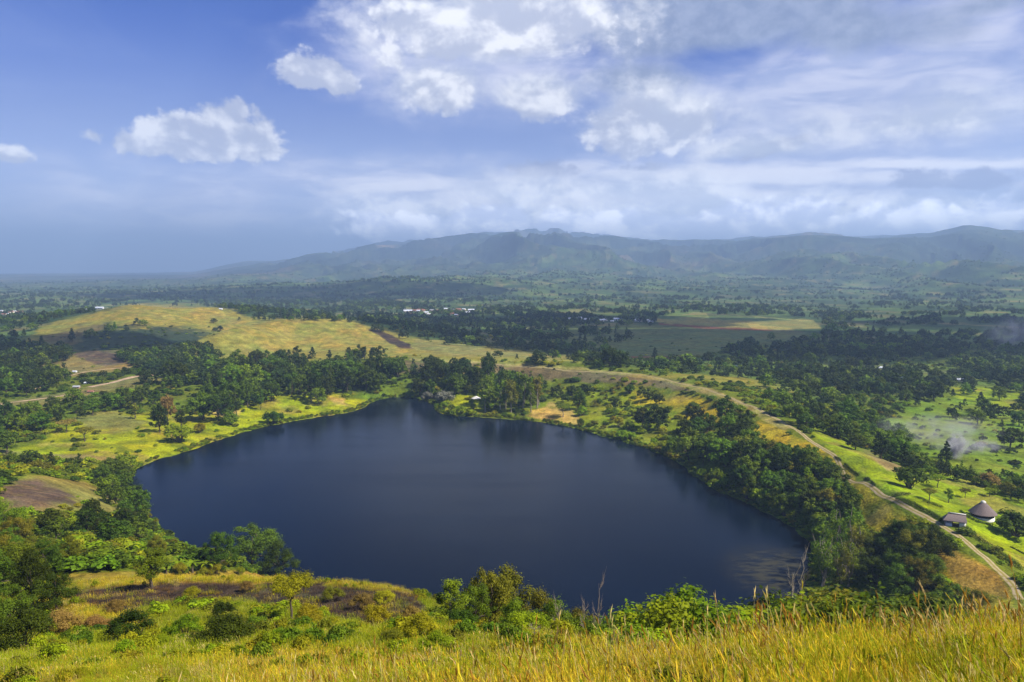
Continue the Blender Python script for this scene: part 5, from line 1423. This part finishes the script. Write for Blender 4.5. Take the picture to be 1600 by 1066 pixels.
hx, hy, hz = hit(1535, 810)
hut = root('round_hut', hx, hy, hz, 0.3, 'round open hut with steep grey thatched cone roof and pale cap on the lawn', 'hut')
m = MB(); lathe(m, [(4.5, 2.05), (3.7, 2.9), (2.7, 3.9), (1.6, 5.0), (.6, 5.9), (.45, 6.0)], 44, .05); lathe(m, [(4.35, 1.95), (2.5, 3.6), (.4, 5.7)], 44); link('roof', m.mesh('thatch_cone', smooth=False), hut, THATCH)
m = MB(); lathe(m, [(.85, 5.72), (.8, 6.05), (.45, 6.35), (.02, 6.45)], 20, .04); link('roof_cap', m.mesh('roof_cap'), hut, CAPM)
m = MB(); lathe(m, [(3.75, -.3), (3.75, .95), (3.55, .95), (3.55, -.3)], 40); link('wall', m.mesh('ring_wall'), hut, WHITE)
m = MB(); lathe(m, [(3.0, -.2), (3.0, 2.3)], 30); link('inner_wall', m.mesh('inner_wall'), hut, DARKW)
for k in range(10):
    a = k * math.pi / 5; m = MB(); tube(m, [(3.65 * math.cos(a), 3.65 * math.sin(a), -.2), (3.65 * math.cos(a), 3.65 * math.sin(a), 2.5)], [.1, .1], 8); link('post', m.mesh('post'), hut, BARK)

gx, gy, gz = hit(1492, 822)
gate = root('gate_house', gx, gy, gz, R(-28), 'small white-walled gate house with mottled thatched roof breaking the hedge beside the track', 'gate house')
m = MB(); V = [(-3.5, -2.2, 2.1), (3.3, -2.2, 2.1), (3.3, 2.2, 2.1), (-3.5, 2.2, 2.1), (-1.9, 0, 4.2), (2.9, 0, 4.2)]
m.add(V, [[0, 1, 5, 4], [2, 3, 4, 5]]); m.add(V, [[3, 0, 4]]); m.add([(a, b, c - .18) for a, b, c in V], [[4, 5, 1, 0], [5, 4, 3, 2]]); m.add([(a, b, c - .18) for a, b, c in V], [[4, 0, 3]]); link('roof', m.mesh('hipped_thatch'), gate, THATCH)
m = MB(); box(m, -2.1, 3.0, -.25, .25, 4.12, 4.34); link('ridge_cap', m.mesh('ridge_cap'), gate, CAPM)
m = MB(); m.add([(3.0, -1.9, 2.1), (3.0, 1.9, 2.1), (3.0, 0, 3.9), (2.8, -1.9, 2.1), (2.8, 1.9, 2.1), (2.8, 0, 3.9)], [[0, 1, 2], [5, 4, 3]]); m.add([(3.0, -1.9, 2.1), (3.0, 0, 3.9), (2.8, 0, 3.9), (2.8, -1.9, 2.1)], [[0, 1, 2, 3]]); link('gable', m.mesh('gable'), gate, WHITE)
m = MB(); box(m, -3.0, -.9, -1.7, 1.7, -.4, 1.0); link('wall', m.mesh('low_wall'), gate, WHITE)
m = MB(); box(m, 1.2, 3.0, -1.7, 1.7, -.4, 2.1); link('wall', m.mesh('side_wall'), gate, WHITE)
m = MB(); box(m, -.85, 1.15, -.9, -.8, -.2, 1.2); link('gate', m.mesh('gate_leaf'), gate, BARK)
for a, b in ((-2.9, -1.7), (-2.9, 1.7), (-.8, -1.6), (-.8, 1.6)):
    m = MB(); tube(m, [(a, b, -.3), (a, b, 2.2)], [.13, .13], 8); link('post', m.mesh('post'), gate, BARK)

# houses: wall, roof and door, with a shared mesh
mw = MB(); box(mw, -.5, .5, -.3, .3, -.1, .34); HW = mw.mesh('house_wall')
mr = MB(); V = [(-.56, -.37, .32), (.56, -.37, .32), (.56, .37, .32), (-.56, .37, .32), (-.56, 0, .55), (.56, 0, .55)]; mr.add(V, [[0, 1, 5, 4], [2, 3, 4, 5]]); mr.add([(a, b, c - .02) for a, b, c in V], [[4, 5, 1, 0], [5, 4, 3, 2]])
HR = mr.mesh('house_roof')
mg = MB(); mg.add([(-.499, -.3, .34), (-.499, .3, .34), (-.499, 0, .50), (.499, -.3, .34), (.499, .3, .34), (.499, 0, .5)], [[0, 2, 1], [3, 4, 5]]); HG = mg.mesh('house_gable')
md_ = MB(); box(md_, -.08, .06, -.304, -.29, -.05, .22); HD = md_.mesh('house_door')
me_ = MB(); box(me_, .2, .34, -.304, -.29, .1, .22); HWN = me_.mesh('house_window')
for a_, b_ in ((HW, CREAM), (HR, TIN), (HG, CREAM), (HD, DARKW), (HWN, DARKW)): a_.materials.append(b_)
HOUSES = []
def house(px, py, wpx, roof='tin', wall=CREAM, place='', label=None, rz=None, group=None):
    q = hit(px, py)
    if not q: return
    x, y, z = q; w = pxsize(x, y, z, wpx); rnd = random.Random(int(px * 7 + py))
    e = root('house', x, y, z, rnd.uniform(-.7, .7) if rz is None else rz, label or '', 'house', group); e.scale = (w, w * .85, w * .85 if w < 14 else 11)
    for nm, me, mat in (('wall', HW, wall), ('gable', HG, wall), ('roof', HR, {'tin': TIN, 'rust': RUSTR, 'grey': GREYR}[roof]), ('door', HD, DARKW), ('window', HWN, DARKW)):
        o = bpy.data.objects.new(nm, me); COL.objects.link(o); o.parent = e
        if me.materials[0] != mat: set_mat(o, mat)
    HOUSES.append(dict(o=e, desc={'tin': 'small pale tin-roofed house', 'rust': 'small rust-roofed house', 'grey': 'small grey-roofed house'}[roof], place=place, px=px, fixed=bool(label)))
rnd = random.Random(4)
for i in range(26):
    house(630 + 112 * (i + rnd.random() * .8) / 26, rnd.uniform(484, 494), rnd.uniform(5, 9), rnd.choice(['tin', 'tin', 'rust', 'grey', 'rust']), rnd.choice([CREAM, MUD]), 'in the main town beyond the tawny hills', group='houses of the main town')
for i in range(18):
    house(880 + 142 * (i + rnd.random() * .7) / 18, rnd.uniform(499, 505), rnd.uniform(5, 9), rnd.choice(['tin', 'tin', 'tin', 'grey']), WHITE, 'in the white settlement beside the plain', group='houses of the white settlement')
for i in range(8):
    house(2 + 34 * i / 8, rnd.uniform(487, 493), rnd.uniform(5, 9), rnd.choice(['tin', 'rust', 'tin']), CREAM, 'in the hamlet at the west edge', group='houses of the west hamlet')
for px, py, w, rf, lb in [(156, 483, 11, 'tin', 'long white-roofed building just west of the tawny hill top'), (138, 486, 8, 'tin', 'lower white roof beside the long white building'),
        (345, 484, 5, 'tin', 'tiny white house behind the tawny hill top'), (63, 584, 6, 'tin', 'tiny white house among dark trees below the mound'), (117, 582, 6, 'tin', 'pale roof under the brown-topped mound'),
        (135, 600, 7, 'tin', 'upright white house at the bend of the earth road'), (141, 598, 5, 'tin', 'small white shed against the upright white house'), (120, 607, 10, 'grey', 'long grey roof beside the earth road'),
        (142, 614, 9, 'rust', 'low brownish roof below the earth road'), (178, 593, 6, 'tin', 'pale little roof between the earth roads'), (443, 572, 5, 'tin', 'white roof amid the thin skyline row'),
        (459, 568, 5, 'tin', 'bright speck of a house on the skyline row'), (515, 567, 5, 'tin', 'little house behind the wood of the north meadow'), (1149, 573, 5, 'tin', 'tiny white house at the near edge of the plain'),
        (1235, 573, 6, 'grey', 'pale grey house east of the tiny white one by the plain'), (1375, 576, 7, 'tin', 'white house half hidden in woodland beyond the rim'), (1378, 595, 6, 'tin', 'lower white house in the woodland beyond the rim'),
        (1411, 591, 6, 'tin', 'small white house on the clearing beyond the rim'), (1466, 594, 8, 'grey', 'long grey house, west of the bright long one'), (1500, 596, 11, 'tin', 'bright long house with blue-white roof on the valley terrace'),
        (1538, 585, 12, 'tin', 'large pale roof highest on the valley terrace'), (1263, 654, 5, 'tin', 'white shed in the trees at the foot of the rim bend'), (1275, 655, 5, 'tin', 'second white shed at the foot of the rim bend')]:
    house(px, py, w, rf, WHITE if rf == 'tin' else MUD, label=lb, rz=.1)
x, y, z = hit(744, 626)
sh_ = root('thatched_shelter', x, y, z, .2, 'low pale-roofed shelter in the grass of the small peninsula', 'shelter')
m = MB(); lathe(m, [(3.6, 1.7), (2.0, 2.7), (.1, 3.5)], 16, .06); link('roof', m.mesh('shelter_roof'), sh_, CAPM)
for a, b in ((-2, -1.5), (2, -1.5), (2, 1.5), (-2, 1.5)):
    m = MB(); tube(m, [(a, b, -.3), (a, b, 2.3)], [.1, .1], 6); link('post', m.mesh('post'), sh_, BARK)

# hedges along the track and beside the hut
def hedge(pts, wd, ht, label, tone='dark', gappy=0.0, seed=0):
    rng = np.random.default_rng(seed); P = []
    for p in pts:
        q = hit(*p); P.append(q[:2])
    P = np.array(P); s = np.concatenate([[0], np.cumsum(np.hypot(*np.diff(P, axis=0).T))]); n = int(s[-1] / .45)
    t = np.linspace(0, s[-1], n); x = np.interp(t, s, P[:, 0]); y = np.interp(t, s, P[:, 1]); z = h_at(x, y)
    x0, y0, z0 = x[0], y[0], z[0]; mb = MB(); st = MB()
    for i in range(n):
        if gappy and vnoise(np.array([t[i] / 3.0]), np.array([seed + .5]), 3)[0] < gappy: continue
        hh = ht * (.85 + .3 * rng.random())
        leaves(mb, rng, np.array([x[i] - x0 + rng.normal() * .06, y[i] - y0 + rng.normal() * .06, z[i] - z0 + hh * .52]), 1.0, 60, .13, squash=(wd * .55, wd * .55, hh * .52), tone=.3 + .35 * rng.random())
        if i % 2 == 0: tube(st, [(x[i] - x0, y[i] - y0, z[i] - z0 - .1), (x[i] - x0 + .05, y[i] - y0, z[i] - z0 + hh * .7)], [.04, .02], 4)
    e = root('hedge', x0, y0, z0, 0, label, 'hedge'); link('foliage', mb.mesh('hedge_foliage'), e, LEAF[tone]); link('stems', st.mesh('hedge_stems'), e, BARK)
hedge([(1505, 828), (1530, 845), (1560, 866), (1597, 892)], 1.3, 1.6, 'long clipped dark hedge running downhill from the gate house beside the track', 'deep', seed=1)
hedge([(1400, 782), (1430, 790), (1455, 804), (1480, 818)], 1.2, 1.3, 'dark hedge along the track from the curve up to the gate house', 'deep', seed=2)
hedge([(1305, 715), (1340, 742), (1368, 762), (1390, 776)], 1.1, .9, 'patchy low hedge along the upper stretch of the track', 'dark', .45, seed=3)
hedge([(1444, 784), (1472, 794)], 1.3, 1.0, 'short dark hedge piece under the brownish round tree', 'deep', seed=4)
hedge([(1394, 777), (1421, 774)], 1.4, 1.3, 'short thick hedge end crossing above the track', 'dark', seed=5)
hedge([(1500, 800), (1512, 808), (1526, 816), (1550, 822)], 1.0, 1.0, 'low curved hedge in front of the thatched hut', 'deep', seed=6)
hedge([(1555, 845), (1572, 852), (1600, 866)], .9, .5, 'thin broken planting line low on the lawn', 'dark', .4, seed=7)

# ------------------------------------------------------------------ smoke, shading clouds, haze
def smoke_obj(name, px, py, rx, ry, rz, density, up, label=None, sc=.12, shear=(0, 0)):
    q = hit(px, py); bpy_me = bpy.data.meshes.new(name)
    mb = MB(); n1, n2 = 10, 16
    V = []; 
    for i in range(n1 + 1):
        a = math.pi * i / n1
        for j in range(n2):
            b = 2 * math.pi * j / n2; V.append((math.sin(a) * math.cos(b), math.sin(a) * math.sin(b), math.cos(a)))
    F = [[i * n2 + j, (i + 1) * n2 + j, (i + 1) * n2 + (j + 1) % n2, i * n2 + (j + 1) % n2] for i in range(n1) for j in range(n2)]
    mb.add(V, F); me = mb.mesh(name)
    m, nt, out = new_mat(name)
    t = N(nt, 'ShaderNodeTexCoord'); ln = N(nt, 'ShaderNodeVectorMath', operation='LENGTH'); L(nt, t.outputs['Object'], ln.inputs[0])
    mp = N(nt, 'ShaderNodeMapping'); L(nt, t.outputs['Object'], mp.inputs[0]); mp.inputs['Scale'].default_value = (rx * sc, ry * sc, rz * sc)
    nz = N(nt, 'ShaderNodeTexNoise'); L(nt, mp.outputs[0], nz.inputs['Vector']); nz.inputs['Scale'].default_value = 1.0; nz.inputs['Detail'].default_value = 4; nz.inputs['Roughness'].default_value = .6
    fall = SS(nt, ln.outputs['Value'], 1.0, .15); d = M(nt, 'MULTIPLY', M(nt, 'MULTIPLY', fall, SS(nt, nz.outputs['Fac'], .38, .68)), density)
    pv_ = N(nt, 'ShaderNodeVolumePrincipled'); pv_.inputs['Color'].default_value = (1, 1, 1, 1); L(nt, d, pv_.inputs['Density']); L(nt, pv_.outputs[0], out.inputs['Volume'])
    me.materials.append(m); o = bpy.data.objects.new(name, me); COL.objects.link(o); o.location = (q[0], q[1], q[2] + up); o.scale = (rx, ry, rz); o.rotation_euler = (0, shear[0], shear[1]); o['kind'] = 'stuff'
smoke_obj('smoke', 1494, 718, 5, 5, 9, 1.6, 7, sc=.3)
smoke_obj('smoke', 1512, 722, 22, 8, 5, .20, 8, sc=.25)
smoke_obj('smoke', 1460, 700, 40, 22, 10, .045, 10, sc=.09)
smoke_obj('smoke', 1585, 545, 45, 30, 26, .05, 20, sc=.05)

def cloud_obj(gx_, gy_, rx, ry, seed, alt=1600.0):
    """a broad cloud high up beyond the frame, over the ground it shades"""
    rng = np.random.default_rng(seed); t = (alt - 5) / SUNV.z; c = np.array([gx_ + SUNV.x * t, gy_ + SUNV.y * t, alt])
    mb = MB(); n1, n2 = 40, 80
    a = np.linspace(0, math.pi, n1 + 1)[:, None]; b = (np.arange(n2) * 2 * math.pi / n2)[None]
    X_ = np.sin(a) * np.cos(b); Y_ = np.sin(a) * np.sin(b); Z_ = np.cos(a) + 0 * b
    k = .72 + .75 * fbm(X_ * 2.2 + 5 + seed, Y_ * 2.2 + Z_ * 1.3 + 9, 5, seed) * (1 - .3 * (Z_ < 0))
    V = np.stack([X_ * k * rx, Y_ * k * ry, np.where(Z_ > 0, Z_, Z_ * .35) * k * 90], -1).reshape(-1, 3)
    F = [[i * n2 + j, (i + 1) * n2 + j, (i + 1) * n2 + (j + 1) % n2, i * n2 + (j + 1) % n2] for i in range(n1) for j in range(n2)]
    mb.add(V, F); me = mb.mesh('cloud', smooth=True); me.materials.append(CLOUD_M)
    o = bpy.data.objects.new('cloud', me); COL.objects.link(o); o.location = c; o['kind'] = 'stuff'
m, nt, out = new_mat('cloud'); _p = N(nt, 'ShaderNodeBsdfDiffuse'); _p.inputs[0].default_value = (.9, .9, .92, 1); _t = N(nt, 'ShaderNodeBsdfTransparent'); _x = N(nt, 'ShaderNodeMixShader'); _x.inputs[0].default_value = .5
L(nt, _t.outputs[0], _x.inputs[1]); L(nt, _p.outputs[0], _x.inputs[2]); L(nt, _x.outputs[0], out.inputs[0]); CLOUD_M = m
cloud_obj(-600, 900, 190, 80, 1)        # flank of the tawny hill
cloud_obj(330, 1050, 420, 230, 2)       # the dark woodland beyond the rim
cloud_obj(60, 1500, 420, 170, 3)        # belt before the towns
cloud_obj(1100, 1350, 420, 260, 4)
cloud_obj(-900, 3000, 700, 420, 5)

hz = MB(); box(hz, -21300, 21300, -7500, 21400, -40, 975)
hme = hz.mesh('haze'); m, nt, out = new_mat('haze_air')
pv_ = N(nt, 'ShaderNodeVolumePrincipled'); pv_.inputs['Color'].default_value = (0.48, 0.70, 1.0, 1); pv_.inputs['Density'].default_value = HAZE; pv_.inputs['Anisotropy'].default_value = 0.1
L(nt, pv_.outputs[0], out.inputs['Volume']); hme.materials.append(m)
haze = bpy.data.objects.new('haze', hme); COL.objects.link(haze); haze['kind'] = 'stuff'

# ------------------------------------------------------------------ labels for the members of groups
ORD = 'first second third fourth fifth sixth seventh eighth ninth tenth eleventh twelfth thirteenth fourteenth fifteenth sixteenth seventeenth eighteenth nineteenth twentieth'.split()
ORD += ['twenty-' + w for w in ORD[:9]] + ['thirtieth'] + ['thirty-' + w for w in ORD[:9]]
for rows in (PLANTS, HOUSES):
    sets = {}
    for p in rows:
        if not p['fixed']: sets.setdefault((p['desc'], p['place']), []).append(p)
    for (desc, place), v in sets.items():
        v.sort(key=lambda p: p['px'])
        for i, p in enumerate(v):
            if len(v) == 1: p['o']['label'] = 'only %s %s' % (desc, place)
            elif i == len(v) - 1: p['o']['label'] = 'rightmost %s %s' % (desc, place)
            elif i == 0: p['o']['label'] = 'leftmost %s %s' % (desc, place)
            else: p['o']['label'] = '%s %s from left %s' % (ORD[min(i, len(ORD) - 1)], desc, place)
print('plants', len(PLANTS), 'houses', len(HOUSES))
